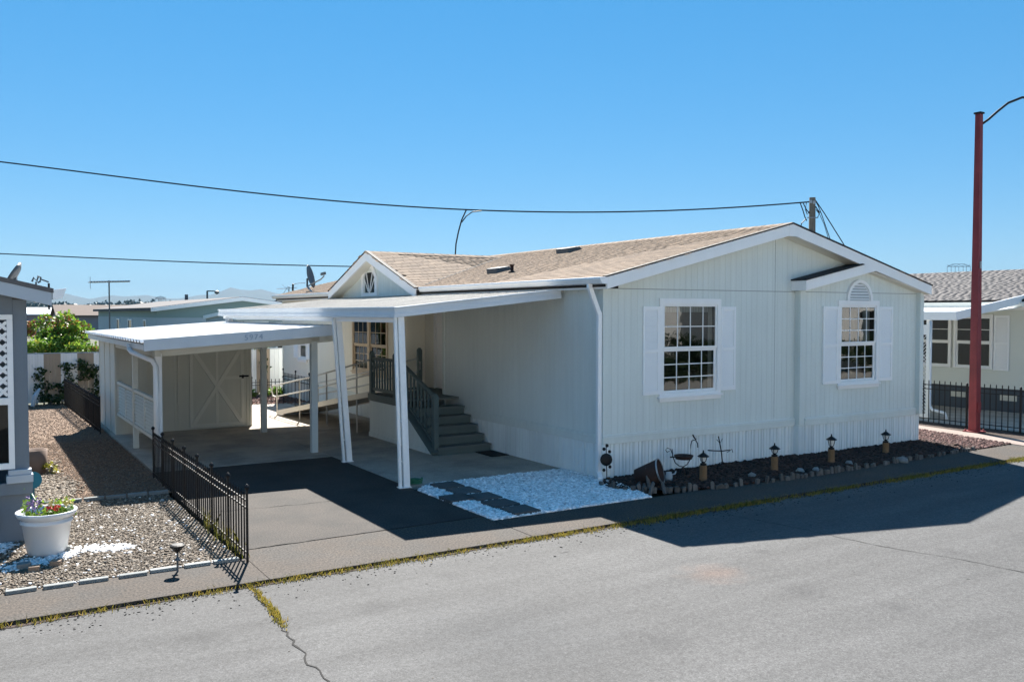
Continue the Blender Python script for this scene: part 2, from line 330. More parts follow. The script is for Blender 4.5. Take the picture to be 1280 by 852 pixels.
def stones(name, P, r0, r1, m, flat=0.65, label=None, cat=None, kind='stuff', parent=None, sub=1.0):
    n = len(P); r = rng.uniform(r0, r1, n); s = r[:, None] * rng.uniform(0.65, 1.25, (n, 3)); 
    V = ICO[None] * (1 + rng.uniform(-0.16, 0.16, (n, 12, 1))) * s[:, None, :]
    V = np.einsum('nij,nkj->nki', rotm(n), V); V[:, :, 2] *= flat; V = V + P[:, None, :]; V[:, :, 2] += (r * flat * 0.35)[:, None]
    me = arrmesh(name, V, ICOF, m); o = place(name, me, parent); return props(o, label, cat, None, kind)
def leaves(name, P, s0, s1, m, parent=None, asp=0.5, up=0.0, droop=0.15):
    n = len(P); s = rng.uniform(s0, s1, n)
    T = np.array([(0, 0, 0), (0.5, -asp * .5, 0.06), (1, 0, -droop), (0.5, asp * .5, 0.06)])
    V = np.einsum('nij,nkj->nki', rotm(n), T[None] * s[:, None, None])
    if up: V[:, :, 2] = np.abs(V[:, :, 2]) * up + V[:, :, 2] * (1 - up)
    V = V + P[:, None, :]
    if parent: V = V - np.array(ORG[parent.name])
    me = arrmesh(name, V, [(0, 1, 2, 3)], m); o = bpy.data.objects.new(name, me); col.objects.link(o)
    if parent and name != 'crown': o['kind'] = 'stuff'
    if parent: o.parent = parent; ORG[o.name] = ORG[parent.name]
    else: ORG[o.name] = Vector((0, 0, 0))
    return o
def blades(name, P, h0, h1, m, wd=0.008, lean=0.5, parent=None):
    n = len(P); h = rng.uniform(h0, h1, n); a = rng.uniform(0, 2 * np.pi, n); ln = rng.uniform(0, lean, n) * h; b = rng.uniform(0, 2 * np.pi, n)
    dx, dy = np.cos(a) * wd, np.sin(a) * wd; lx, ly = np.cos(b) * ln, np.sin(b) * ln; Z = np.zeros(n)
    V = np.stack([np.stack([-dx, -dy, Z], -1), np.stack([dx, dy, Z], -1), np.stack([dx * .6 + lx * .4, dy * .6 + ly * .4, h * .6], -1), np.stack([lx, ly, h], -1), np.stack([-dx * .6 + lx * .4, -dy * .6 + ly * .4, h * .6], -1)], 1)
    V = V + P[:, None, :]
    if parent: V = V - np.array(ORG[parent.name])
    me = arrmesh(name, V, [(0, 1, 2, 3, 4)], m); o = bpy.data.objects.new(name, me); col.objects.link(o)
    if parent: o.parent = parent
    ORG[o.name] = ORG[parent.name] if parent else Vector((0, 0, 0)); return o
def inpoly(P, poly):
    x, y = P[:, 0], P[:, 1]; ins = np.zeros(len(P), bool); n = len(poly)
    for i in range(n):
        x1, y1 = poly[i][0], poly[i][1]; x2, y2 = poly[(i + 1) % n][0], poly[(i + 1) % n][1]
        if y1 == y2: continue
        c = ((y1 > y) != (y2 > y)) & (x < (x2 - x1) * (y - y1) / (y2 - y1) + x1); ins ^= c
    return ins
def scatter(poly, n, z=0.0):
    xs = [p[0] for p in poly]; ys = [p[1] for p in poly]
    P = np.stack([rng.uniform(min(xs), max(xs), n), rng.uniform(min(ys), max(ys), n), np.full(n, z)], -1); return P[inpoly(P, poly)]
def sheet(name, poly, z, m, kind='structure', thick=0.0, label=None):
    mb = MB()
    if thick: mb.prism([(p[0], p[1], z - thick) for p in poly], (0, 0, thick))
    else: mb.add([(p[0], p[1], z) for p in poly], [tuple(range(len(poly)))])
    o = mb.build(name, m); fixn(o.data); return props(o, label, None, None, kind)
def rect(x0, x1, y0, y1): return [(x0, y0), (x1, y0), (x1, y1), (x0, y1)]

# ================================================================== THE SETTING
sheet('ground', rect(-12000, 12000, -12000, 12000), -0.09, 'terrain')
road = sheet('road', rect(-90, 90, -40, -2.37), -0.035, 'asphalt')
def ribbon(name, pix, wds, z, m, parent, step=0.12, jit=0.02, world=None):
    pts = world or [gr(x, y, z) for x, y in pix]; dense = []; ws = []
    for i in range(len(pts) - 1):
        k = max(2, int((pts[i + 1] - pts[i]).length / step))
        for j in range(k):
            t = j / k; dense.append(pts[i].lerp(pts[i + 1], t)); ws.append(wds[i] * (1 - t) + wds[i + 1] * t)
    dense.append(pts[-1]); ws.append(wds[-1]); vs = []; fs = []
    for i, p in enumerate(dense):
        d = (dense[min(i + 1, len(dense) - 1)] - dense[max(i - 1, 0)]).normalized(); n = Vector((-d.y, d.x, 0))
        o = n * random.uniform(-jit, jit); wv = ws[i] * random.uniform(0.45, 1.4)
        vs += [p + o - n * wv / 2, p + o + n * wv / 2]
        if i: fs.append((2 * i - 2, 2 * i - 1, 2 * i + 1, 2 * i))
    return MB().add(vs, fs).build(name, m, parent)
ribbon('crack', [(315, 735), (345, 770), (365, 800), (385, 825), (412, 856)], [.022, .02, .018, .015, .012], -0.031, 'crack', road, 0.07, 0.03)
ribbon('crack', [(880, 637), (940, 648), (1000, 660), (1100, 682), (1200, 698), (1285, 716)], [.006, .012, .012, .011, .012, .012], -0.031, 'crack', road, 0.1, 0.012)
ribbon('crack', [(700, 690), (712, 689)], [.012, .01], -0.031, 'crack', road, 0.04, 0.02)

kerb = props(bpy.data.objects.new('kerb_strip', None), kind='structure'); col.objects.link(kerb); ORG[kerb.name] = Vector((0, 0, 0))
xs = [-60, -30, -11.2, -6.02, -2.88, 8.6, 25, 60]
for i in range(len(xs) - 1):
    top = -1.17 if -6.1 < xs[i] < -2.9 else (-1.50 if xs[i] < -6.1 else (-1.44 if xs[i] < 8 else -1.30))
    mm = 'dark_strip' if xs[i] >= -1 and xs[i] < 5 else 'aggregate'
    MB().box(xs[i] + .002, xs[i + 1] - .002, -2.37, top, -0.08, random.uniform(-.002, .003)).build('kerb_slab', 'aggregate', kerb, bevel=.006)
sheet('driveway', rect(-6.02, -2.88, -1.16, 4.4), 0.0, 'driveway', thick=.06)
dw = bpy.data.objects['driveway']
ribbon('crack', None, [.01, .012, .01], 0.004, 'crack', dw, .08, .02, [Vector((-6.0, .95, .004)), Vector((-4.6, .78, .004)), Vector((-2.9, .72, .004))])
ribbon('crack', None, [.02, .02], 0.004, 'crack', dw, .08, .015, [Vector((-6.0, -1.158, .004)), Vector((-2.9, -1.158, .004))])
sheet('carport_floor', rect(-5.95, -2.89, 4.41, 12.7), 0.002, 'slab', thick=.06)
sheet('patio_floor', rect(-2.875, 0.6, 1.13, 13.6), 0.004, 'slab', thick=.06)
WG = [(-2.87, -1.435), (-.22, -1.435), (-.10, -.8), (.0, -.4), (.0, 1.12), (-2.5, 1.12), (-2.87, .8)]
sheet('white_gravel_bed', WG, -0.004, 'white_base')
PB = [(-12, -1.49), (-6.10, -1.49), (-6.10, 2.55), (-12, 2.55)]
sheet('pebble_bed', PB, -0.004, 'pebble_base')
CB = [(-9.5, 2.56), (-6.0, 2.56), (-5.98, 9.5), (-5.98, 17.6), (-9.5, 17.6)]
sheet('wood_chip_bed', CB, -0.006, 'chip_base')
BED = [(0.02, 0.1), (8.4, 0.1), (8.25, -.75), (8.1, -1.3), (6.5, -1.47), (2.6, -1.56), (.95, -1.46), (.12, -1.12), (-.28, -.85), (-.3, -.42)]
sheet('flower_bed', BED, 0.012, 'soil')
LV = [tuple(gr(*p)[:2]) for p in ((1140, 535), (1264, 555), (1205, 564), (1160, 553), (1130, 548))]
sheet('lava_rock_bed', LV, 0.006, 'soil')
PW = [tuple(gr(*p)[:2]) for p in ((1125, 528.5), (1300, 553), (1282, 557.5), (1125, 534))]
sheet('garden_walk', PW, 0.01, 'pinkwalk', thick=.05)
sheet('fence_bed', [tuple(gr(*p)[:2]) for p in ((1120, 522), (1330, 548), (1302, 553.5), (1120, 528))], 0.008, 'soil')
sheet('neighbour_patio', rect(11.3, 15.2, -4, 14), 0.0, 'slab')
sheet('rear_path', [(-5.9, 12.71), (0.6, 13.61), (0.6, 14.3), (-5.9, 14.6)], 0.001, 'slab')

# loose stones, chips, grass
P = scatter(PB, 62000); P = P[(P[:, 0] > -8.9)]
P = P[rng.random(len(P)) < np.where(P[:, 1] > 1.6, .75, 1.0)]
def segd(P, a, b):
    a = np.array(a[:2]); b = np.array(b[:2]); t = np.clip(((P[:, :2] - a) @ (b - a)) / ((b - a) @ (b - a)), 0, 1); return np.linalg.norm(P[:, :2] - a - t[:, None] * (b - a), axis=1)
nz_ = rng.normal(0, .05, len(P))
patch = (segd(P, gr(92, 688), gr(152, 684)) + nz_ < .12) | (segd(P, gr(20, 708), gr(78, 694)) + nz_ < .13) | (segd(P, gr(0, 690), gr(15, 672)) + nz_ < .06)
patch |= rng.random(len(P)) < .012
patch |= (np.abs(P[:, 1] + 1.5) < .045) & (rng.random(len(P)) < .5)
stones('pebbles', P[~patch], .008, .018, 'pebble', label='tan and grey pebble gravel between the brick edging and black fence', cat='gravel')
stones('white_pebbles', P[patch], .012, .024, 'whitestone', label='patch of white pebbles spilled round the white flower pot', cat='gravel')
P = scatter(WG, 11000)
stones('white_gravel', P, .016, .034, 'whitestone', label='white rock gravel bed around the dark pavers beside the porch slab', cat='gravel')
P = scatter(CB, 60000); P = P[(P[:, 0] > -8.2) & (rng.random(len(P)) < np.where(P[:, 1] > 9, .35, 1))]
edge = (P[:, 0] < -7.3 + .12 * np.sin(P[:, 1] * 2) + rng.normal(0, .08, len(P))) & (P[:, 1] < 6.5)
stones('wood_chips', P[~edge], .007, .017, 'chip', 0.45, label='reddish brown chip ground cover beside the shed', cat='ground cover')
stones('side_pebbles', P[edge], .014, .03, 'pebble', label='strip of pale pebbles along the blue house beside the brown chips', cat='gravel')
P = scatter(BED, 9000, .012); P = P[P[:, 1] < -.02]
stones('bark_mulch', P, .014, .04, 'bark', 0.6, label='dark bark mulch in the bed under the two front windows', cat='mulch')
P = scatter(LV, 5200, .006); stones('lava_rock', P, .015, .035, 'lava', label='dark red lava rock beside the pink garden walk', cat='gravel')
bulk = scatter([(-4.5, 14.6), (0.9, 14.0), (0.9, 17.0), (-4.5, 17.2)], 3500, 0.0)
sheet('rear_stone_bed', [(-4.5, 14.62), (0.9, 14.32), (0.9, 17.2), (-4.5, 17.2)], -0.002, 'redstone')
stones('rear_red_stones', bulk, .02, .05, 'redstone', label='reddish stones at the foot of the slat fence behind the carport', cat='gravel')
P = np.stack([rng.uniform(-9.5, 8, 900), -2.42 - np.abs(rng.normal(0, .22, 900)), np.full(900, -.036)], -1)
stones('road_grit', P, .004, .014, 'crack', .5, label='dark grit lying on the road along the kerb', cat='grit')
P = np.stack([rng.uniform(-8, 6, 45), rng.uniform(-7, -2.6, 45), np.full(45, -.036)], -1)
stones('road_pebbles', P, .003, .008, 'pebble', .5, label='few pale pebbles scattered over the road', cat='grit')
# weeds in the joint between road and kerb
def n1(x, f, ph): return .5 + .5 * np.sin(x * f + ph) * np.sin(x * f * 1.7 + ph * 2.3)
soilp = []
for k in range(420):
    x = -10 + 21.5 * k / 419; soilp.append((x, -2.375, -.029))
vs_ = []; fs__ = []
for k, p in enumerate(soilp):
    wv = .03 + .05 * float(n1(np.array(p[0]), 2.3, 1.0)) + random.uniform(0, .02); vs_ += [(p[0], -2.368, -.029), (p[0], -2.368 - wv, -.031)]
    if k: fs__.append((2 * k - 2, 2 * k - 1, 2 * k + 1, 2 * k))
MB().add(vs_, fs__).build('joint_soil', 'soil', road)
n = 21000; X = rng.uniform(-9.5, 11, n); dens = n1(X, 1.3, .4) * .6 + n1(X, 5.1, 1.9) * .5 + np.where(X > -6, .05, -.35)
keep = rng.random(n) < np.clip(dens, 0, 1) ** 1.6; X = X[keep]; yw = np.where(X > -6, .045, .03) * (.5 + n1(X, 3.1, 2.2))
P = np.stack([X, -2.40 + rng.normal(0, 1, len(X)) * yw - .012, np.full(len(X), -.034)], -1)
g1 = rng.random(len(P)) < np.clip(np.where(P[:, 0] > -1.4, .55, .12) + .5 * (n1(P[:, 0], 2.2, .3) - .4), .03, .95)
props(blades('kerb_grass', P[g1], .015, .075, 'grass_green', .0045, 1.2), 'green weeds growing in the joint between road and kerb', 'grass', None, 'stuff')
props(blades('kerb_dry_grass', P[~g1], .01, .06, 'grass_dry', .0045, 1.3), 'dry yellow weeds growing in the joint between road and kerb', 'grass', None, 'stuff')
cp = [gr(x, y, -.034) for x, y in ((312, 733), (322, 742), (338, 760), (347, 772), (354, 785))]; PP = []
for i in range(4):
    for k in range((60, 130, 170, 60)[i]):
        q = cp[i].lerp(cp[i + 1], random.random()); PP.append((q.x + random.gauss(0, .02), q.y + random.gauss(0, .03), q.z))
props(blades('crack_weeds', np.array(PP), .015, .05, 'grass_dry', .006, 1.0), 'dry weeds growing in the wide crack in the road', 'grass', None, 'stuff')
PP = [(-6.05 + random.gauss(0, .05), random.uniform(-1.5, 0.2), 0) for k in range(110)]
props(blades('fence_weeds', np.array(PP), .04, .30, 'grass_green', .004, .5), 'thin green weeds at the foot of the driveway fence', 'grass', None, 'stuff')

# ================================================================== THE HOME
HM = thing('manufactured_home', (4, 8, 0), 'pale grey manufactured home with tan shingle roof and white shutters', 'house')
def Mfront(y0): return lambda u, d, z: (u, y0 - d, z)
def Mleft(x0): return lambda u, d, z: (x0 - d, u, z)
def siding(name, M, u0, u1, zlo, zhi, holes, m, parent, pitch=.132, gw=.007, dep=.0035, ph=0.0):
    g = []; k = math.floor((u0 - ph) / pitch)
    while ph + k * pitch < u1:
        a = ph + k * pitch
        if a > u0 + .02 and a + gw < u1 - .02: g.append((a, a + gw))
        k += 1
    br = sorted({u0, u1, *[t for p in g for t in p], *[t for h in holes for t in h[:2] if u0 < t < u1]})
    f = zhi if callable(zhi) else (lambda u: zhi); mb = MB()
    def segs(a, b):
        um = (a + b) / 2; cur = [(zlo, None)]; hs_ = sorted([h for h in holes if h[0] <= um <= h[1]], key=lambda h: h[2]); out = []; lo = zlo
        for h in hs_: out.append((lo, h[2])); lo = h[3]
        out.append((lo, None)); return out
    for a, b in zip(br[:-1], br[1:]):
        ing = any(p[0] - 1e-6 <= a and b <= p[1] + 1e-6 for p in g); d = -dep if ing else 0.0
        for lo, hi in segs(a, b):
            ha, hb = (f(a), f(b)) if hi is None else (hi, hi)
            if max(ha, hb) <= lo: continue
            mb.add([M(a, d, lo), M(b, d, lo), M(b, d, hb), M(a, d, ha)], [(0, 1, 2, 3)])
            if ing: mb.add([M(a, 0, lo), M(a, d, lo), M(a, d, ha), M(a, 0, ha)], [(0, 1, 2, 3)]); mb.add([M(b, 0, lo), M(b, d, lo), M(b, d, hb), M(b, 0, hb)], [(0, 1, 2, 3)])
    return mb.build(name, m, parent)
def window(parent, M, u0, u1, z0, z1, cols=4, rows=(2, 3), casing=.085, sill=True, glass='glass', mcol='white_trim', dep=.03, name='window'):
    """casing outer u0..u1, z0..z1; two sashes, a pane for each light"""
    mb = MB(); c = casing
    for a in ((u0, u1, z1 - c * 1.15, z1), (u0, u0 + c, z0, z1 - c * 1.15), (u1 - c, u1, z0, z1 - c * 1.15), (u0 + c, u1 - c, z0, z0 + c * .6)): mb.boxm(M, a[0], a[1], -.02, dep, a[2], a[3])
    wo = mb.build(name, mcol, parent, bevel=.003)
    iu0, iu1, iz0, iz1 = u0 + c, u1 - c, z0 + c * .6, z1 - c * 1.15; zm = (iz0 + iz1) / 2
    for si, (a, b) in enumerate(((zm, iz1), (iz0, zm))):
        s = .045 if si else .035; sd = .012 if si == 0 else -.012; mb = MB()
        for q in ((iu0, iu1, b - s, b), (iu0, iu1, a, a + s), (iu0, iu0 + s, a + s, b - s), (iu1 - s, iu1, a + s, b - s)): mb.boxm(M, q[0], q[1], sd - .02, sd, q[2], q[3])
        mb.build('sash', mcol, wo, bevel=.002)
        pu0, pu1, pz0, pz1 = iu0 + s, iu1 - s, a + s, b - s; nr = rows[si]; bw = .008; mb = MB()
        for i in range(1, cols): x = pu0 + (pu1 - pu0) * i / cols; mb.boxm(M, x - bw, x + bw, sd - .016, sd - .004, pz0, pz1)
        for j in range(1, nr): z = pz0 + (pz1 - pz0) * j / nr; mb.boxm(M, pu0, pu1, sd - .0155, sd - .0045, z - bw, z + bw)
        if cols > 1 or nr > 1: mb.build('muntin', mcol, wo)
        for i in range(cols):
            for j in range(nr):
                x0 = pu0 + (pu1 - pu0) * i / cols + bw; x1 = pu0 + (pu1 - pu0) * (i + 1) / cols - bw
                y0 = pz0 + (pz1 - pz0) * j / nr + bw; y1 = pz0 + (pz1 - pz0) * (j + 1) / nr - bw
                q4 = [Vector(M(x0, sd - .01, y0)), Vector(M(x1, sd - .01, y0)), Vector(M(x1, sd - .01, y1)), Vector(M(x0, sd - .01, y1))]
                if (q4[1] - q4[0]).cross(q4[2] - q4[0]).dot(Vector(M(0, 1, 0)) - Vector(M(0, 0, 0))) < 0: q4.reverse()
                MB().add(q4, [(0, 1, 2, 3)]).build('pane', glass, wo)
    if sill:
        mb = MB(); mb.boxm(M, u0 - .03, u1 + .03, 0, .065, z0 - .03, z0); mb.boxm(M, u0, u1, 0, .04, z0 - .085, z0 - .03); mb.build('sill', mcol, wo, bevel=.004)
    return wo
def shutter(parent, M, u0, u1, z0, z1, nl=30, m='white_shutter'):
    mb = MB(); st = .045; zm = (z0 + z1) / 2
    for q in ((u0, u0 + st, z0, z1), (u1 - st, u1, z0, z1), (u0 + st, u1 - st, z1 - .06, z1), (u0 + st, u1 - st, z0, z0 + .07), (u0 + st, u1 - st, zm - .03, zm + .03)): mb.boxm(M, q[0], q[1], .002, .034, q[2], q[3])
    s = mb.build('shutter', m, parent, bevel=.003); mb = MB()
    for lo, hi in ((z0 + .07, zm - .03), (zm + .03, z1 - .06)):
        k = int((hi - lo) / .036)
        for i in range(k):
            a = lo + (hi - lo) * i / k; b = lo + (hi - lo) * (i + 1) / k
            mb.hexa([M(u0 + st, .004, a), M(u1 - st, .004, a), M(u1 - st, .030, a + .003), M(u0 + st, .030, a + .003), M(u0 + st, .004, b), M(u1 - st, .004, b), M(u1 - st, .012, b), M(u0 + st, .012, b)])
    lv = mb.build('louvers', m, s); lv['kind'] = 'stuff'; return s
def skirt_panels(M, u0, u1, zlo, zhi, pw=.405):
    """ribbed skirting panels, one object each"""
    n = round((u1 - u0) / pw); w_ = (u1 - u0) / n
    prof = [(0, -.03), (.022, -.03), (.024, 0)]
    for c_ in (.20, .36, .42, .66, .82, .88): prof += [(c_, 0), (c_ + .004, -.022), (c_ + .022, -.022), (c_ + .026, 0)]
    prof += [(1, 0)]
    for i in range(n):
        mb = MB(); vs = []
        for (t, d) in prof:
            u = u0 + w_ * (i + t); d += .002 * (i % 2); vs += [M(u, d, zlo), M(u, d, zhi)]
        mb.add(vs, [(2 * k, 2 * k + 2, 2 * k + 3, 2 * k + 1) for k in range(len(prof) - 1)])
        mb.build('skirt_panel', 'skirt', HM)
YB = -.12
FL, FR, LW = Mfront(0.0), Mfront(YB), Mleft(0.0)
XR = 8.06; TOPZ = 3.03
def rakez(x): return 3.03 + .2476 * (x + .18) if x < 4 else 3.03 + .2476 * (8.18 - x)
hl = (1.24, 2.47, 1.31, 2.79)                                     # openings
r0 = at(1047, 376, 1, YB); r1 = at(1098, 377, 1, YB); ru0, ru1, rz0, rz1 = r0.x, r1.x, 1.275, 2.885
hr = (ru0 + .08, ru1 - .08, rz0 + .06, rz1 - .1)
siding('siding', FL, 0, 3.93, .70, TOPZ, [hl], 'siding', HM, ph=.03)
siding('siding', FL, 3.936, 4.5, .70, TOPZ, [], 'siding', HM, ph=.03)
siding('gable_siding', FL, 0.3, 3.93, TOPZ + .012, lambda u: rakez(u) + .01, [], 'siding', HM, ph=.03)
siding('gable_siding', FL, 3.936, 7.9, TOPZ + .012, lambda u: rakez(u) + .01, [], 'siding', HM, ph=.03)
siding('siding', FR, 4.47, XR, .70, TOPZ, [hr], 'siding', HM, ph=.03)
siding('gable_siding', FR, 4.47, XR, TOPZ + .010, lambda u: min(3.06 + .205 * (u - 4.36), rakez(u) + .01), [], 'siding', HM, ph=.03)
MB().box(4.468, 4.60, YB - .012, -.001, .58, 3.05).build('corner_board', 'siding', HM, bevel=.003)
MB().box(8.0, 8.12, YB - .10, .3, .58, 3.06).build('corner_board', 'siding', HM, bevel=.003)
MB().box(-.012, .075, -.012, .075, .58, 3.05).build('corner_board', 'siding', HM, bevel=.003)
for q in ((-.02, 4.468, 0.0), (4.6, 8.0, YB)):
    mb = MB(); mb.box(q[0], q[1], q[2] - .034, q[2] + .03, .555, .70); mb.box(q[0], q[1], q[2] - .042, q[2] - .03, .650, .672); mb.build('belt_trim', 'siding', HM, bevel=.003)
mb = MB(); mb.box(-.034, .03, .07, 5.5, .555, .70); mb.box(-.042, -.03, .07, 5.5, .650, .672); mb.build('belt_trim', 'siding', HM, bevel=.003)
for y0, x0, x1 in ((0.0, .05, 4.46), (YB, 4.6, 8.0)): MB().box(x0, x1, y0 - .006, y0 + .002, TOPZ, TOPZ + .011).build('seam_flashing', 'seam', HM)
skirt_panels(Mfront(-.005), 0.06, 4.46, -.02, .555); skirt_panels(Mfront(YB - .005), 4.47, 8.10, -.02, .556); skirt_panels(Mleft(-.002), .06, 5.5, -.02, .556)
MB().box(4.455, 4.472, YB - .006, .01, -.02, .56).build('skirt_corner', 'skirt', HM); MB().box(4.44, 4.60, YB - .024, .0, .56, .58).build('belt_trim', 'siding', HM); MB().box(-.02, .06, -.02, .06, -.02, .556).build('skirt_corner', 'skirt', HM); MB().box(8.10, 8.13, YB - .015, .3, -.02, .58).build('skirt_corner', 'skirt', HM)
# the long side wall, doorway recess, bay
siding('siding', LW, .075, 5.42, .70, 3.12, [], 'siding', HM)
MB().box(-.012, .06, 5.42, 5.52, .58, 3.12).build('corner_board', 'siding', HM, bevel=.003)
MB().box(0, .5, 5.50, 5.515, .56, 3.12).build('recess_wall', 'siding_warm', HM)
siding('siding', Mfront(7.3), 0.0, .5, .56, 3.12, [], 'siding_warm', HM, pitch=.2)
siding('siding', Mleft(.46), 5.51, 5.75, .56, 3.12, [], 'siding_warm', HM, pitch=.2); siding('siding', Mleft(.46), 6.78, 7.3, .56, 3.12, [], 'siding_warm', HM, pitch=.2)
MB().box(-.03, .5, 5.516, 7.3, .86, .934).build('threshold', 'deck_paint', HM); MB().box(-.02, 0, 5.4, 7.4, .0, .86).build('recess_skirt', 'skirt', HM)
MB().box(.0, .5, 5.515, 7.3, 3.12, 3.14).build('recess_ceiling', 'siding_warm', HM)
mb = MB()
for a in ((5.75, 5.83, .95, 3.05), (6.70, 6.78, .95, 3.05), (5.83, 6.70, 2.97, 3.05)): mb.box(.42, .465, a[0], a[1], a[2], a[3])
mb.build('door_frame', 'white_trim', HM)
dr = MB().box(.455, .49, 5.83, 6.70, .95, 2.97).build('door', 'white_trim', HM)
mb = MB()
for zc in ((1.1, 1.75), (1.9, 2.8)):
    for yc in ((5.9, 6.22), (6.3, 6.63)): mb.box(.447, .456, yc[0], yc[1], zc[0], zc[1])
mb.build('door_panel', 'white_trim', dr, bevel=.004)
MB().lathe([(.012, 0), (.012, .03), (.03, .035), (.034, .05), (.022, .065), (.004, .07)], (.455, 5.91, 1.93), 12, (-1, 0, 0)).build('door_knob', 'galv', dr, smooth=True)
MB().box(.35, .45, 6.1, 6.35, 2.85, 2.98).build('porch_light', 'black_iron', HM, bevel=.01)
bw = (8.36, 10.62, 1.15, 2.56)
siding('siding', LW, 7.3, 16.6, .58, 3.12, [(bw[0] + .06, bw[1] - .06, bw[2] + .05, bw[3] - .08), (14.3, 15.0, 1.3, 2.15)], 'siding_warm', HM)
siding('siding', Mleft(-.016), 6.5, 11.2, 2.98, lambda u: 4.13 - .2 - .35 * abs(u - 8.87) + .03, [(9.1, 9.74, 3.15, 3.65)], 'siding', HM)
MB().box(-.03, 0, 7.3, 16.6, .5, .58).build('belt_trim', 'siding', HM); skirt_panels(Mleft(0), 7.3, 16.6, -.02, .5)
MB().box(-.012, .08, 7.29, 7.40, .56, 3.12).build('corner_board', 'siding_warm', HM, bevel=.003)
MB().box(-.012, .08, 16.55, 16.64, .0, 3.12).build('corner_board', 'siding_warm', HM)
mb = MB(); mb.add([(0, 16.6, -.02), (8.06, 16.6, -.02), (8.06, 16.6, 3.1), (4, 16.6, 4.1), (0, 16.6, 3.1)], [(0, 1, 2, 3, 4)]); mb.add([(8.06, .0, -.02), (8.06, 16.6, -.02), (8.06, 16.6, 3.1), (8.06, .0, 3.1)], [(0, 1, 2, 3)]); mb.build('rear_wall', 'siding', HM)
mid = (bw[0] + bw[1]) / 2
window(HM, LW, bw[0], mid + .03, bw[2], bw[3], 3, (2, 3), .07, glass='glass_far', mcol='tan_trim'); window(HM, LW, mid - .03 + .061, bw[1], bw[2], bw[3], 3, (2, 3), .07, glass='glass_far', mcol='tan_trim')
wf = window(HM, LW, 14.25, 15.05, 1.25, 2.2, 1, (1, 1), .07); shutter(HM, LW, 13.85, 14.24, 1.27, 2.18); shutter(HM, LW, 15.06, 15.45, 1.27, 2.18)
# front windows, shutters, arched vent
window(HM, FL, 1.155, 2.555, 1.255, 2.888); shutter(HM, FL, .80, 1.153, 1.30, 2.755); shutter(HM, FL, 2.557, 2.91, 1.30, 2.755)
sL, sR = at(1028, 383, 1, YB).x, at(1114.5, 383, 1, YB).x
window(HM, FR, ru0, ru1, rz0, rz1, 4, (3, 3)); shutter(HM, FR, sL, ru0 - .002, 1.30, 2.77); shutter(HM, FR, ru1 + .002, sR, 1.30, 2.77)
vc = (ru0 + ru1) / 2; va, vb, vz = .38, .40, rz1 + .001; mb = MB(); NA = 20
arc = lambda ra, rb: [(vc + ra * math.cos(math.pi * i / NA), vz + rb * math.sin(math.pi * i / NA)) for i in range(NA + 1)]
ao, ai = arc(va, vb), arc(va - .06, vb - .06)
for i in range(NA):
    mb.hexa([(ao[i][0], YB - .05, ao[i][1]), (ao[i + 1][0], YB - .05, ao[i + 1][1]), (ai[i + 1][0], YB - .05, ai[i + 1][1]), (ai[i][0], YB - .05, ai[i][1]), (ao[i][0], YB, ao[i][1]), (ao[i + 1][0], YB, ao[i + 1][1]), (ai[i + 1][0], YB, ai[i + 1][1]), (ai[i][0], YB, ai[i][1])])
gv = mb.build('gable_vent', 'white_trim', HM); fixn(gv.data)
MB().add([(a_, YB - .003, b_) for a_, b_ in ai], [tuple(range(len(ai)))]).build('slat_shade', 'seam', gv)  # dark sheet painting in the shade between the vent slats
for i in range(6):
    z0 = vz + .01 + i * .054; hw = (va - .06) * math.sqrt(max(0, 1 - ((i * .054 + .03) / (vb - .06)) ** 2)) + .005
    MB().hexa([(vc - hw, YB - .042, z0), (vc + hw, YB - .042, z0), (vc + hw, YB - .036, z0), (vc - hw, YB - .036, z0), (vc - hw, YB - .012, z0 + .040), (vc + hw, YB - .012, z0 + .040), (vc + hw, YB - .006, z0 + .040), (vc - hw, YB - .006, z0 + .040)]).build('slat', 'white_trim', gv)
# rooms behind the glass: dark back walls, curtains
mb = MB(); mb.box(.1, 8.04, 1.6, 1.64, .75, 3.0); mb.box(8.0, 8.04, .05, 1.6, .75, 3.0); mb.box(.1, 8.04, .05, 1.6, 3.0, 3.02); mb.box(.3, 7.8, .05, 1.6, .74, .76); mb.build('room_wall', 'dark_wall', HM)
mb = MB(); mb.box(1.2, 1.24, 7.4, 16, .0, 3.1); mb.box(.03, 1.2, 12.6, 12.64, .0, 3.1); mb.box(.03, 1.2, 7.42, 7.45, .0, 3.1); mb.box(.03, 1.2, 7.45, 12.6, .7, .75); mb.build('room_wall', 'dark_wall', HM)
def curtain(pts_u, M, z0, z1, amp=.02, wave=.09):
    vs = []; n = int((pts_u[1] - pts_u[0]) / .012)
    for i in range(n + 1):
        u = pts_u[0] + (pts_u[1] - pts_u[0]) * i / n; d = -.12 + amp * math.sin(u / wave * 6.28); vs += [M(u, d, z0), M(u, d, z1)]
    MB().add(vs, [(2 * k, 2 * k + 2, 2 * k + 3, 2 * k + 1) for k in range(n)]).build('curtain', 'curtain', HM, smooth=True)
curtain((1.26, 1.36), FL, 1.3, 2.8); curtain((2.38, 2.46), FL, 1.3, 2.8); curtain((1.26, 2.46), FL, 2.66, 2.8, .012, .06)
curtain((ru1 - .34, ru1 - .1), FR, 2.1, 2.8); curtain((ru0 + .1, ru0 + .16), FR, 1.3, 2.8)
curtain((8.45, 10.5), LW, 2.42, 2.5, .01, .1)
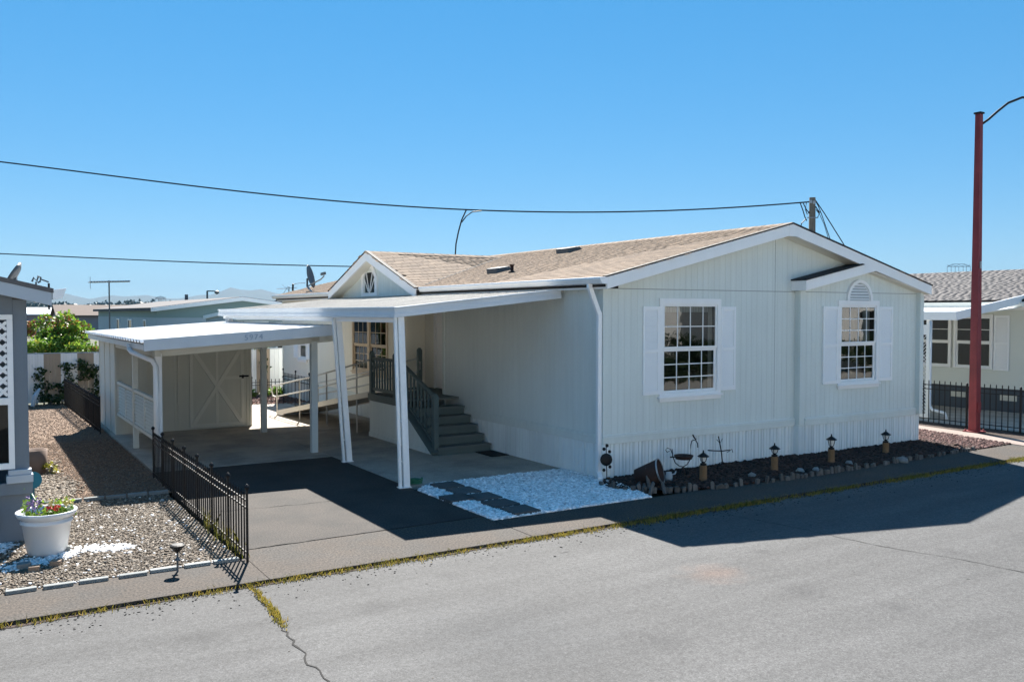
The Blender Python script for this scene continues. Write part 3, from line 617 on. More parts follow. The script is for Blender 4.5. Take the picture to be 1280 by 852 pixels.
# gable fascia, soffits, small gable return
RF = MB()
for ra, rb, xe in ((-.30, 6.2, -.2), (6.2, 11.42, .06), (11.42, 16.65, -.2)):
    ze_ = 3.185 + .2476 * (xe + .2); RF.prism([(xe, ra, ze_), (4.0, ra, 4.225), (4.0, ra, 4.09), (xe, ra, ze_ - .135)], (0, rb - ra, 0))
RF.add([], []); RF.prism([(8.2, -.30, 3.185), (4.0, -.30, 4.225), (4.0, -.30, 4.09), (8.2, -.30, 3.05)], (0, 16.95, 0))
roof = RF.build('roof', 'roof_edge', HM); fixn(roof.data)
def pr(name, poly, vec, m, par, bevel=.004):
    o = MB().prism(poly, vec).build(name, m, par, bevel=bevel); fixn(o.data); return o
pr('rake_fascia', [(-.19, -.34, 3.015), (-.19, -.34, 3.20), (3.895, -.34, 4.208), (3.895, -.34, 4.015)], (0, .05, 0), 'white_trim', HM)
pr('rake_fascia', [(3.90, -.34, 4.012), (3.90, -.34, 4.208), (4.0, -.34, 4.232), (8.19, -.34, 3.20), (8.19, -.34, 3.015), (4.1, -.34, 4.012)], (0, .05, 0), 'white_trim', HM)
pr('rake_drip_edge', [(-.21, -.352, 3.20), (-.21, -.352, 3.222), (4.0, -.352, 4.262), (8.21, -.352, 3.222), (8.21, -.352, 3.20), (4.0, -.352, 4.238)], (0, .1, 0), 'roof_edge', HM, 0)
pr('rake_soffit', [(-.18, -.292, 3.04), (4.0, -.292, 4.075), (4.0, -.292, 4.055), (-.18, -.292, 3.02)], (0, .292, 0), 'siding_warm', HM, 0); pr('rake_soffit', [(8.18, -.292, 3.04), (4.0, -.292, 4.076), (4.0, -.292, 4.056), (8.18, -.292, 3.02)], (0, .292, 0), 'siding_warm', HM, 0)
sg = pr('gable_return', [(4.36, -.344, 3.05), (4.36, -.344, 3.235), (5.985, -.344, 3.565), (6.39, -.344, 3.462)], (0, .343, 0), 'white_trim', HM)
pr('return_shingles', [(4.345, -.37, 3.237), (4.345, -.37, 3.262), (5.93, -.37, 3.586), (6.0, -.37, 3.569)], (0, .368, 0), 'shingle_dark', sg, 0)
pr('rake_soffit', [(6.3, -.29, 3.445), (6.3, -.29, 3.46), (8.18, -.29, 3.035), (8.18, -.29, 3.02)], (0, .29, 0), 'siding_warm', HM, 0)
# eave gutter and downspout on the side
gp = [(-.19, 0, 3.20), (-.33, 0, 3.20), (-.335, 0, 3.17), (-.30, 0, 3.10), (-.19, 0, 3.09)]
pr('gutter', [(a, -.345, c) for a, b, c in gp], (0, 6.35, 0), 'white_metal', HM); pr('gutter', [(a, 11.5, c) for a, b, c in gp], (0, 5.2, 0), 'white_metal', HM)
for ya_, yl_ in ((-.28, 6.45), (11.42, 5.2)): pr('eave_fascia', [(-.188, ya_, 3.02), (-.188, ya_, 3.09), (-.16, ya_, 3.09), (-.16, ya_, 3.02)], (0, yl_, 0), 'white_trim', HM, 0)
pr('eave_soffit', [(-.18, -.0, 3.06), (.05, 0, 3.06), (.05, 0, 3.08), (-.18, 0, 3.08)], (0, 5.5, 0), 'siding_warm', HM, 0)
mb = MB(); mb.bar((-.26, .02, 3.12), (-.26, .02, 3.02), .075, .06, (0, 1, 0)); mb.bar((-.26, .02, 3.05), (-.06, .03, 2.62), .075, .06, (0, 1, 0)); mb.bar((-.06, .03, 2.66), (-.06, .03, .08), .075, .06, (0, 1, 0)); mb.bar((-.06, .03, .12), (-.14, -.12, .03), .075, .06, (0, 0, 1)); mb.build('downspout', 'white_metal', HM, bevel=.006)
# the entry gable
DA, DZ, DS, DX = 8.87, 4.13, .35, -.35
dl, dr_ = DA - 2.72, DA + 2.62
dormer = MB(); dormer.prism([(DX + .04, dl, DZ - DS * (DA - dl) - .03), (DX + .04, DA, DZ - .03), (DX + .04, dr_, DZ - DS * (dr_ - DA) - .03), (DX + .04, dr_, DZ - DS * (dr_ - DA) - .12), (DX + .04, DA, DZ - .13), (DX + .04, dl, DZ - DS * (DA - dl) - .12)], (4.0, 0, 0))
dormer = dormer.build('entry_gable_roof', 'roof_edge', HM); fixn(dormer.data)
for s, e in ((-1, dl), (1, dr_)):
    zt = DZ - DS * abs(e - DA)
    pr('rake_fascia', [(DX, DA, DZ - .01), (DX, e, zt - .01), (DX, e, zt - .20), (DX, DA, DZ - .225)], (.05, 0, 0), 'white_trim', HM)
    pr('rake_drip_edge', [(DX - .012, DA, DZ + .022), (DX - .012, e, zt + .022), (DX - .012, e, zt), (DX - .012, DA, DZ)], (.1, 0, 0), 'roof_edge', HM, 0)
    pr('rake_soffit', [(DX + .05, DA, DZ - .2), (DX + .05, e, zt - .18), (DX + .05, e, zt - .165), (DX + .05, DA, DZ - .185)], (.32, 0, 0), 'siding_warm', HM, 0)
oc = [(-.5, -.36), (.5, -.36), (.5, .12), (.22, .42), (-.22, .42), (-.5, .12)]
q = [(9.42 + a, 3.42 + b) for a, b in oc]; qi = [(9.42 + a * .72, 3.42 + b * .78) for a, b in oc]; mb = MB()
for i in range(6):
    j = (i + 1) % 6; mb.hexa([(-.05, *q[i]), (-.05, *q[j]), (-.05, *qi[j]), (-.05, *qi[i]), (.02, *q[i]), (.02, *q[j]), (.02, *qi[j]), (.02, *qi[i])])
gw_ = mb.build('gable_window', 'white_trim', HM); fixn(gw_.data)
MB().add([(-.012, *t) for t in qi], [tuple(range(5, -1, -1))]).build('pane', 'glass_far', gw_)
mb = MB(); mb.bar((-.03, 9.42, 3.12), (-.03, 9.2, 3.72), .02, .02); mb.bar((-.03, 9.42, 3.12), (-.03, 9.64, 3.72), .02, .02); mb.bar((-.03, 9.1, 3.5), (-.03, 9.35, 3.18), .02, .02); mb.bar((-.03, 9.74, 3.5), (-.03, 9.49, 3.18), .02, .02); mb.build('muntin', 'white_trim', gw_)
# shingles
TABS = [.15, .20, .24, .28, .17]; EXPO = .128
def tab_mesh(wd, thick=.010):
    h = wd / 2 - .004; e = EXPO + .02
    return [(-h, 0, 0), (h, 0, 0), (h, e, 0), (-h, e, 0), (-h, 0, thick), (h, 0, thick), (h, e, .002), (-h, e, .002)]
def shingles(O, A, U, la, lb, ok, m, near, parent, name='shingle', th=.010):
    O, A, U = Vector(O), Vector(A).normalized(), Vector(U).normalized(); N_ = A.cross(U)
    if N_.z < 0: N_ = -N_
    out = []; k = 0; v = 0.0
    while v < lb - .03:
        u = -random.uniform(0, .2)
        while u < la:
            t = random.randrange(5); c = O + A * (u + TABS[t] / 2) + U * v + N_ * .004
            if ok(c + U * .07) and u + TABS[t] < la + .05: out.append((t, c, (c - CAM).length))
            u += TABS[t]
        v += EXPO; k += 1
    out.sort(key=lambda e: e[2]); B = Matrix((A, U, N_)).transposed().to_4x4()
    if A.cross(U).z < 0: B = Matrix((-A, U, N_)).transposed().to_4x4()
    mes = []
    for wd in TABS:
        mb = MB(); mb.hexa(tab_mesh(wd, th)); mes.append(mb.mesh(name, m))
    for t, c, d in out[:near]:
        mt = B.copy(); rz = random.gauss(0, .004); mt = mt @ Matrix.Rotation(rz, 4, 'Z'); mt.translation = c; place(name, mes[t], parent, mtx=mt)
    rest = out[near:]
    if rest:
        T = np.array([tab_mesh(TABS[t], th) for t, c, d in rest]); Cc = np.array([tuple(c) for t, c, d in rest]); Bm = np.array(B.to_3x3())
        V = np.einsum('ij,nkj->nki', Bm, T) + Cc[:, None, :] - np.array(ORG[parent.name])
        o = bpy.data.objects.new(name + '_field', arrmesh(name + '_field', V, MB.BF, m)); col.objects.link(o); o.parent = parent; o['kind'] = 'stuff'
zm_ = lambda x: 3.19 + .2476 * (x + .2)
zd_ = lambda y: DZ - DS * abs(y - DA) - .02
sl_ = math.hypot(4.2, 1.04)
shingles((-.23, 16.65, 3.19), (0, -1, 0), (4.2, 0, 1.04), 17.0, sl_, lambda c: zd_(c.y) < zm_(c.x) + .03 or c.x < -.2 and not (dl < c.y < dr_), 'shingle', 300, roof)
shingles((8.23, 16.65, 3.19), (0, -1, 0), (-4.2, 0, 1.04), 17.0, sl_, lambda c: True, 'shingle', 0, roof)
sd_ = math.hypot(1, DS)
shingles((DX + 4.3, dl - .03, zd_(dl)), (-1, 0, 0), (0, 1, DS), 4.32, 2.74 * sd_, lambda c: zd_(c.y) > zm_(c.x) - .02, 'shingle', 150, dormer)
shingles((DX + 4.3, dr_ + .03, zd_(dr_)), (-1, 0, 0), (0, -1, DS), 4.32, 2.62 * sd_, lambda c: zd_(c.y) > zm_(c.x) - .02, 'shingle', 0, dormer)
mb = MB()
for i in range(80):
    y = 16.5 - i * .21
    mb.add([(4.0 - .14, y, 4.212), (4.0, y, 4.262), (4.0 + .14, y, 4.212), (4.0 - .14, y - .24, 4.217), (4.0, y - .24, 4.267), (4.0 + .14, y - .24, 4.217)], [(0, 1, 4, 3), (1, 2, 5, 4), (3, 4, 5)])
rc = mb.build('ridge_cap', 'shingle', roof); rc['kind'] = 'stuff'; mb = MB()
for i in range(20):
    x = 3.75 - i * .205
    mb.add([(x, DA - .14, DZ - .045), (x, DA, DZ + .012), (x, DA + .14, DZ - .045), (x - .23, DA - .14, DZ - .04), (x - .23, DA, DZ + .017), (x - .23, DA + .14, DZ - .04)], [(0, 1, 4, 3), (1, 2, 5, 4), (3, 4, 5)])
rc = mb.build('ridge_cap', 'shingle', dormer); rc['kind'] = 'stuff'
# valley flashing where the two roofs meet
xv = lambda y: (zd_(y) - 3.19) / .2476 - .2
pv = [Vector((xv(y), y, zd_(y) + .020)) for y in (dl + .25, DA - .02)]
MB().bar(pv[0], pv[1], .055, .012, (0, 0, 1)).build('valley_flashing', 'shingle_dark', HM)
def on_roof(px, py, dz=0.0):
    d = _F + _R * ((px - 640) / FPX) - _U * ((py - 426) / FPX); n_ = Vector((-.2476, 0, 1)); k = (3.19 + .2476 * .2 - n_.dot(CAM)) / n_.dot(d); p = CAM + d * k; return Vector((p.x, p.y, p.z + dz))
for px_, py_, L_ in ((625, 340, .42), (712, 315, .5)):
    p = on_roof(px_, py_); mb = MB(); h = .09; a = .2
    mb.hexa([p + Vector((-a, -L_ / 2, -a * .2476)), p + Vector((a, -L_ / 2, a * .2476)), p + Vector((a, L_ / 2, a * .2476)), p + Vector((-a, L_ / 2, -a * .2476)), p + Vector((-a * 1.1, -L_ / 2, h * .8)), p + Vector((a * .5, -L_ / 2, h + .03)), p + Vector((a * .5, L_ / 2, h + .03)), p + Vector((-a * 1.1, L_ / 2, h * .8))])
    mb.build('roof_vent', 'dish_gray', roof, bevel=.01)
p = on_roof(640, 341); MB().lathe([(.09, -.02), (.07, .03), (.035, .05), (.035, .14), (.05, .15), (.05, .17)], p, 10).build('vent_pipe', 'rust', roof)

# ================================================================== PATIO COVER
PC = thing('patio_cover', (-1.5, 6, 0), 'white metal patio cover on split posts along the side of the home', 'patio cover')
zc = lambda x: 2.695 + (x + 3.08) * .105
np_ = 35; pw = 10.75 / np_; a0, a1 = -3.06, -.02
mb = MB(); pf = [(0, 0), (pw * .02, .035), (pw * .14, .035), (pw * .17, 0), (pw * .55, .004), (pw, 0)]; vs = []
for (t, h) in pf: vs += [(a0, t, zc(a0) + h), (a1, t, zc(a1) + h)]
for (t, h) in pf: vs += [(a0, t, zc(a0) + h - .012), (a1, t, zc(a1) + h - .012)]
k = len(pf); mb.add(vs, [(2 * i, 2 * i + 2, 2 * i + 3, 2 * i + 1) for i in range(k - 1)] + [(2 * k + 2 * i, 2 * k + 2 * i + 1, 2 * k + 2 * i + 3, 2 * k + 2 * i + 2) for i in range(k - 1)])
pan = mb.mesh('roof_pan', 'roof_metal')
for i in range(np_): place('roof_pan', pan, PC, (0, 1.06 + i * pw, 0))
def slopebar(mb, x0, x1, y0, y1, lo, hi): mb.hexa([(x0, y0, zc(x0) + lo), (x1, y0, zc(x1) + lo), (x1, y1, zc(x1) + lo), (x0, y1, zc(x0) + lo), (x0, y0, zc(x0) + hi), (x1, y0, zc(x1) + hi), (x1, y1, zc(x1) + hi), (x0, y1, zc(x0) + hi)])
mb = MB(); slopebar(mb, -3.13, -.1, 1.02, 1.06, -.115, .042); slopebar(mb, -3.13, -.1, 1.005, 1.02, -.115, -.05); slopebar(mb, -3.13, -.1, 1.0, 1.02, .018, .045); mb.build('front_fascia', 'fascia_gray', PC, bevel=.004)
mb = MB(); mb.box(-3.13, -3.08, 1.062, 11.83, 2.575, 2.735); mb.box(-3.145, -3.13, 1.0, 11.83, 2.575, 2.635); mb.box(-3.15, -3.13, 1.0, 11.83, 2.705, 2.74); mb.build('gutter', 'fascia_gray', PC, bevel=.004)
MB().box(-3.04, -2.96, 1.15, 11.7, 2.50, 2.62).build('beam', 'white_metal', PC)
def split_post(xt, yt, zt, xb, yb):
    o = MB(); t, b = Vector((xt, yt, zt)), Vector((xb, yb, 0)); r = Vector((1, -.1, 0)).normalized()
    o.bar(t + r * -.055, b + r * -.065, .045, .05, (0, 1, 0)); p = o.build('post', 'post_white', PC, bevel=.004)
    MB().bar(t + r * .03, b + r * .035, .10, .06, (0, 1, 0)).build('post_channel', 'post_white', p, bevel=.005)
    mb = MB()
    for i in range(4):
        c = t.lerp(b, .12 + i * .24); mb.bar(c + r * -.05, c + r * .0 + Vector((0, 0, -.03)), .012, .03, (0, 1, 0))
    mb.build('spacer', 'post_white', p); MB().bar(b + r * -.1 + Vector((0, 0, .006)), b + r * .1 + Vector((0, 0, .006)), .12, .012).build('base_plate', 'post_white', p)
split_post(-3.035, 1.09, 2.59, -2.95, 1.09); split_post(-3.02, 3.74, 2.55, -2.84, 3.72); split_post(-3.0, 11.3, 2.55, -2.95, 11.3)
hose = MB(); hp = []
for i in range(60):
    t = i / 59 * 6.28 * 3; hp.append((-2.72 + (.10 + .01 * math.sin(i)) * math.cos(t), 1.18 + .09 * math.sin(t), .02 + .028 * t / 6.28))
hose.tube(hp, .012, 6).build('garden_hose', 'green_hose', loc=(-2.72, 1.18, 0), smooth=True); props(bpy.data.objects['garden_hose'], 'small coil of green garden hose at the foot of the front patio post', 'hose')

# ================================================================== CARPORT AND SHED
CP = thing('carport', (-4.5, 8, 0), 'low white carport with corrugated roof and house number on its fascia', 'carport')
zr = lambda x: 2.165 + (x + 6.15) * .067
c0, c1, cy0, cy1 = -6.16, -2.82, 4.24, 12.4; ns = 9; sw = (cy1 - cy0) / ns; pit = sw / 3; pf = []
for i in range(3): pf += [(i * pit, 0), (i * pit + pit * .28, 0), (i * pit + pit * .36, .045), (i * pit + pit * .64, .045), (i * pit + pit * .72, 0)]
pf.append((sw, 0)); vs = []
for (t, h) in pf: vs += [(c0, t, zr(c0) + h), (c1, t, zr(c1) + h)]
k = len(pf); mb = MB().add(vs, [(2 * i, 2 * i + 2, 2 * i + 3, 2 * i + 1) for i in range(k - 1)]); sm = mb.mesh('roof_sheet', 'white_metal')
for i in range(ns): place('roof_sheet', sm, CP, (0, cy0 + i * sw, 0))
def fas(x0, x1, y0, y1, lo, hi, name, m, par=CP):
    mb = MB(); mb.hexa([(x0, y0, zr(x0) + lo), (x1, y0, zr(x1) + lo), (x1, y1, zr(x1) + lo), (x0, y1, zr(x0) + lo), (x0, y0, zr(x0) + hi), (x1, y0, zr(x1) + hi), (x1, y1, zr(x1) + hi), (x0, y1, zr(x0) + hi)]); return mb.build(name, m, par, bevel=.004)
ff = fas(-6.12, -2.86, 4.20, 4.235, -.145, .05, 'front_fascia', 'fascia_gray')
mb = MB(); mb.box(-6.09, -5.97, 4.245, 12.3, 2.03, 2.125); mb.build('gutter', 'white_metal', CP, bevel=.008)
fas(-5.85, -2.62, 5.0, 5.1, -.30, -.03, 'beam', 'shed_light'); fas(-5.85, -2.85, 8.3, 8.38, -.2, -.02, 'beam', 'shed_light')
MB().box(-5.84, -5.74, 4.9, 9.6, 1.90, 2.14).build('side_beam', 'shed_light', CP, bevel=.004); MB().box(-3.03, -2.93, 4.6, 12.3, 2.12, 2.33).build('side_beam', 'shed_light', CP, bevel=.004)
MB().box(-5.83, -5.72, 4.93, 5.05, 0, 1.95).build('post', 'white_trim', CP, bevel=.005); MB().box(-5.83, -5.73, 7.36, 7.46, 0, 1.92).build('post', 'shed_light', CP, bevel=.005)
MB().box(-3.05, -2.93, 4.99, 5.11, 0, 2.12).build('post', 'gray_post', CP, bevel=.005); MB().box(-3.06, -2.94, 8.29, 8.40, 0, 2.13).build('post', 'gray_post', CP, bevel=.005)
mb = MB(); mb.bar((-6.14, 5.7, 2.10), (-6.13, 5.68, 1.99), .06, .08, (0, 1, 0)); mb.tube([(-6.13, 5.68, 2.02), (-6.1, 5.6, 1.96), (-5.98, 5.2, 1.89), (-5.87, 4.93, 1.83), (-5.83, 4.87, 1.74), (-5.83, 4.87, 1.2), (-5.83, 4.87, .05)], .045, 8); mb.build('downspout', 'white_metal', CP, smooth=True)
mb = MB()
for z in (.46, 1.14): mb.box(-5.83, -5.77, 5.05, 9.58, z - .03, z + .03)
for y in (5.1, 6.22, 7.41, 8.5, 9.55): mb.box(-5.815, -5.775, y - .025, y + .025, .49, 1.11)
rl = mb.build('side_railing', 'shed_light', CP, bevel=.003)
for bi in range(4):
    y0, y1 = (5.13, 6.25, 7.44, 8.53)[bi], (6.19, 7.38, 8.47, 9.52)[bi]; mb = MB(); mb.hexa([(-5.815, y0, 0), (-5.815, y1, 0), (-5.80, y1, .0), (-5.80, y0, 0), (-5.785, y0, .038), (-5.785, y1, .038), (-5.77, y1, .040), (-5.77, y0, .040)]); sm = mb.mesh('slat', 'shed_light')
    for j in range(9): place('slat', sm, rl, (0, 0, .505 + j * .066))
def text_obj(body, size, mtx, name, m, parent, extr=.004):
    cu = bpy.data.curves.new(name, 'FONT'); cu.body = body; cu.size = size; cu.extrude = extr; cu.align_x = 'CENTER'; cu.align_y = 'CENTER'
    t = bpy.data.objects.new('tmp_text', cu); col.objects.link(t); dg = bpy.context.evaluated_depsgraph_get(); me = bpy.data.meshes.new_from_object(t.evaluated_get(dg)); bpy.data.objects.remove(t); me.materials.clear(); me.materials.append(MATS[m])
    return place(name, me, parent, mtx=mtx)
xn = (at(305, 417, 1, 4.2).x + at(329, 417, 1, 4.2).x) / 2
for i, ch in enumerate('5974'):
    x = xn + (i - 1.5) * .085; mt = Matrix.Rotation(R(90), 4, 'X'); mt.translation = (x, 4.194, zr(x) - .058); text_obj(ch, .135, mt, 'house_number', 'num_blue', ff)

SH = thing('storage_shed', (-4.4, 11, 0), 'beige wooden storage shed with X-braced door at the back of the carport', 'shed')
sx0, sx1, sy0, sy1 = -5.85, -2.92, 9.6, 12.25
zs = lambda x: zr(x) - .02
mb = MB(); mb.add([(sx0, sy0, 0), (sx1, sy0, 0), (sx1, sy0, zs(sx1)), (sx0, sy0, zs(sx0))], [(0, 1, 2, 3)]); mb.build('front_wall', 'shed', SH)
mb = MB(); mb.add([(sx0, sy0, 0), (sx0, sy1, 0), (sx0, sy1, zs(sx0)), (sx0, sy0, zs(sx0))], [(0, 1, 2, 3)]); mb.add([(sx1, sy0, 0), (sx1, sy1, 0), (sx1, sy1, zs(sx1)), (sx1, sy0, zs(sx1))], [(0, 1, 2, 3)]); mb.add([(sx0, sy1, 0), (sx1, sy1, 0), (sx1, sy1, zs(sx1)), (sx0, sy1, zs(sx0))], [(0, 1, 2, 3)]); mb.build('side_wall', 'shed_light', SH)
for x in (-5.82, -5.2, -4.62, -4.55, -3.02, -2.95): MB().box(x - .025, x + .025, sy0 - .018, sy0, 0.02, zs(x) - .02).build('batten', 'shed', SH, bevel=.002)
for y in (9.63, 10.4, 11.3, 12.2): MB().box(sx0 - .016, sx0, y - .025, y + .025, 0, zs(sx0) - .02).build('batten', 'shed_light', SH)
d0, d1, dz0, dz1 = -4.32, -3.11, .05, 1.88
sdoor = MB().box(d0, d1, sy0 - .03, sy0 - .002, dz0, dz1).build('door', 'shed', SH); b_ = .07
for q in ((d0, d0 + b_, dz0, dz1), (d1 - b_, d1, dz0, dz1), (d0 + b_, d1 - b_, dz1 - b_, dz1), (d0 + b_, d1 - b_, dz0, dz0 + b_), (-3.75, -3.69, dz0 + b_, dz1 - b_), (-3.60, d1 - b_, 1.12, 1.19)): MB().box(q[0], q[1], sy0 - .05, sy0 - .03, q[2], q[3]).build('door_board', 'shed_light', sdoor, bevel=.003)
MB().bar((d0 + b_, sy0 - .047, dz1 - b_), (d1 - b_, sy0 - .047, dz0 + b_), .034, .085, (0, 0, 1)).build('door_brace', 'shed_light', sdoor, bevel=.003); MB().bar((d0 + b_, sy0 - .049, dz0 + b_), (d1 - b_, sy0 - .049, dz1 - b_), .034, .085, (0, 0, 1)).build('door_brace', 'shed_light', sdoor, bevel=.003)
mb = MB(); mb.box(-3.22, -3.0, sy0 - .058, sy0 - .05, 1.16, 1.20); mb.box(-3.16, -3.12, sy0 - .075, sy0 - .056, 1.13, 1.21); mb.build('latch', 'black_iron', sdoor)

# ================================================================== PORCH STAIRS, RAMP
PS = thing('porch_stairs', (-.65, 5, 0), 'grey green wooden porch stairs with railing against the home', 'stairs')
DKZ = .93; rise = DKZ / 6; run = .265; y0s = 3.42
for i in range(5):
    y = y0s + run * i; z = rise * (i + 1)
    st = MB().box(-1.20, -.05, y - .02, y + run + .02, z - .04, z).build('step', 'deck_paint', PS, bevel=.005)
    MB().box(-1.19, -.06, y, y + .02, z - rise + .001, z - .041).build('riser', 'green_gray', st)
ydk = y0s + run * 5
for i in range(12): yb = ydk + i * .149; MB().box(-1.25, -.03, yb, yb + .142, DKZ - .035, DKZ).build('deck_board', 'deck_paint', PS, bevel=.004)
mb = MB(); mb.box(-1.27, -1.245, ydk, 6.56, DKZ - .15, DKZ - .002); mb.bar((-1.258, y0s - .02, .06), (-1.258, ydk + .06, DKZ - .07), .03, .17, (1, 0, 0)); mb.build('stringer', 'green_gray', PS)
nb = 30
for i in range(nb):
    ya = 3.62 + (6.54 - 3.62) * i / nb; yb_ = 3.62 + (6.54 - 3.62) * (i + 1) / nb - .008; f_ = lambda y: min(.79, max(.02, (y - 3.5) * .66))
    MB().hexa([(-1.243, ya, 0.005), (-1.243, yb_, .005), (-1.225, yb_, .005), (-1.225, ya, .005), (-1.243, ya, f_(ya)), (-1.243, yb_, f_(yb_)), (-1.225, yb_, f_(yb_)), (-1.225, ya, f_(ya))]).build('skirt_board', 'siding', PS)
MB().box(-1.262, -1.244, 3.8, 6.54, .01, .10).build('skirt_rail', 'siding', PS)
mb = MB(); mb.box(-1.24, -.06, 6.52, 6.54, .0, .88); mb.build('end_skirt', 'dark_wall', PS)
def npost(x, y, z0, z1):
    mb = MB(); s = .048; mb.box(x - s, x + s, y - s, y + s, z0, z1 - .03); mb.hexa([(x - s, y - s, z1 - .03), (x + s, y - s, z1 - .03), (x + s, y + s, z1 - .03), (x - s, y + s, z1 - .03), (x - .02, y - .02, z1 + .02), (x + .02, y - .02, z1 + .02), (x + .02, y + .02, z1 + .02), (x - .02, y + .02, z1 + .02)]); return mb.build('newel_post', 'green_gray', PS, bevel=.004)
npost(-1.22, 6.44, .8, 1.82); npost(-1.22, 5.23, .8, 1.82); npost(-1.20, 3.50, 0, 1.13); npost(-.10, 6.44, .8, 1.86)
mb = MB()
for z in (1.03, 1.68): mb.box(-1.245, -1.195, 5.28, 6.39, z - .03, z + .03)
mb.bar((-1.20, 5.2, 1.73), (-1.20, 3.46, 1.07), .05, .07, (1, 0, 0)); mb.bar((-1.20, 5.0, 1.02), (-1.20, 3.52, .22), .04, .06, (1, 0, 0)); mb.build('rail', 'green_gray', PS, bevel=.003)
for i in range(8): y = 5.28 + (6.39 - 5.28) * (i + .5) / 8; MB().box(-1.236, -1.204, y - .016, y + .016, 1.06, 1.65).build('baluster', 'green_gray', PS)
for i in range(10):
    y = 3.63 + i * .155; zt = 1.07 + (y - 3.46) * .379 - .03; zb = .22 + (y - 3.52) * .54 + .02; MB().box(-1.215, -1.185, y - .016, y + .016, zb, zt).build('baluster', 'green_gray', PS)
RP = thing('wheelchair_ramp', (-1, 9, 0), 'tan metal wheelchair ramp with tubular handrails leading down from the porch', 'ramp')
n0, n1, f0, f1 = Vector((-1.22, 6.57, .92)), Vector((-.12, 6.57, .92)), Vector((-1.78, 11.4, .03)), Vector((-.68, 11.4, .03))
mb = MB(); dn = Vector((0, 0, .05)); mb.hexa([n0 - dn, n1 - dn, f1 - dn * .4, f0 - dn * .4, n0, n1, f1, f0]); mb.build('ramp_deck', 'alu', RP)
for a, b in ((n0, f0), (n1, f1)):
    MB().bar(a + Vector((0, 0, -.02)), b + Vector((0, 0, .03)), .03, .12).build('side_rail', 'alu', RP)
    hr_ = [a + Vector((0, -.05, .72)), a.lerp(b, .5) + Vector((0, 0, .70)), b + Vector((0, .1, .74)), b + Vector((0, .38, .72)), b + Vector((0, .44, .58)), b + Vector((0, .38, .44)), b + Vector((0, .1, .44)), a.lerp(b, .5) + Vector((0, 0, .40)), a + Vector((0, -.05, .42)), a + Vector((0, -.2, .50)), a + Vector((0, -.2, .64)), a + Vector((0, -.05, .72))]
    MB().tube(hr_, .019, 7).build('handrail', 'alu', RP, smooth=True)
    for t in (.12, .42, .72, 1.0): p = a.lerp(b, t); MB().tube([(p.x, p.y, 0), p + Vector((0, 0, .72))], .018, 7).build('rail_post', 'alu', RP)
mt_ = MB(); c = gr(624, 565.5, .01); mt_.box(c.x - .36, c.x + .02, c.y - .33, c.y + .28, .008, .022); props(mt_.build('door_mat', 'rubber', loc=(c.x, c.y, 0), bevel=.004), 'black rubber mat on the patio floor at the foot of the stairs', 'mat')

# ================================================================== PAVERS, EDGING BRICKS
mb = MB().box(-.20, .20, -.20, .20, 0, .05); pav = mb.mesh('paver', 'paver'); lab = ['dark square paver in the white gravel, single one next to the driveway', 'dark square paver in the white gravel, first of the row at the porch slab', 'dark square paver second from the porch slab in the gravel row', 'dark square paver third from the porch slab in the gravel row', 'dark square paver fourth from the porch slab in the gravel row', 'dark square paver at the kerb end of the gravel row']
for i, (x, y) in enumerate(((-2.68, -.10), (-2.38, .78), (-2.36, .30), (-2.32, -.22), (-2.34, -.72), (-2.32, -1.20))):
    o = place('paver', pav, None, (x, y, -.008), (0, 0, random.uniform(-.05, .05)), bevel=.006); props(o, lab[i], 'paver', 'pavers in the white gravel')
eb = MB().box(-.13, .13, -.035, .035, 0, .05).mesh('edging_brick', 'edgebrick'); es = MB().box(-.065, .065, -.05, .05, 0, .06).mesh('edging_brick', 'edgebrick'); et = MB().box(-.05, .05, -.05, .05, 0, .055).mesh('edging_brick', 'edgetan')
x = -6.24
for i in range(8):
    o = place('edging_brick', eb, None, (x - .0, -1.53 + random.uniform(-.02, .02), -.018), (0, 0, random.uniform(-.06, .06)), bevel=.006); props(o, 'pale grey edging brick laid end to end along the pebble bed at the kerb', 'brick', 'edging bricks along the kerb'); x -= random.uniform(.29, .37)
for me_, px_, py_, lb in ((es, 79, 689, 'pale block standing beside the tan stone at the edging row'), (et, 70, 706, 'small tan stone between the grey edging bricks'), (es, 30, 710, 'short pale block in the edging row under the pot shadow'), (et, 43, 713, 'small tan block at the end of the edging row')):
    p = gr(px_, py_); o = place('edging_block', me_, None, (p.x, p.y, 0), (0, 0, random.uniform(-.4, .4)), bevel=.006); props(o, lb, 'block')
for i in range(5):
    o = place('edging_brick', eb, None, (-7.35 + i * .285, 2.56 + random.uniform(-.02, .02), 0), (0, 0, random.uniform(-.08, .08)), bevel=.006); props(o, 'pale grey edging brick between the pebbles and the brown chips', 'brick', 'edging bricks between pebbles and chips')

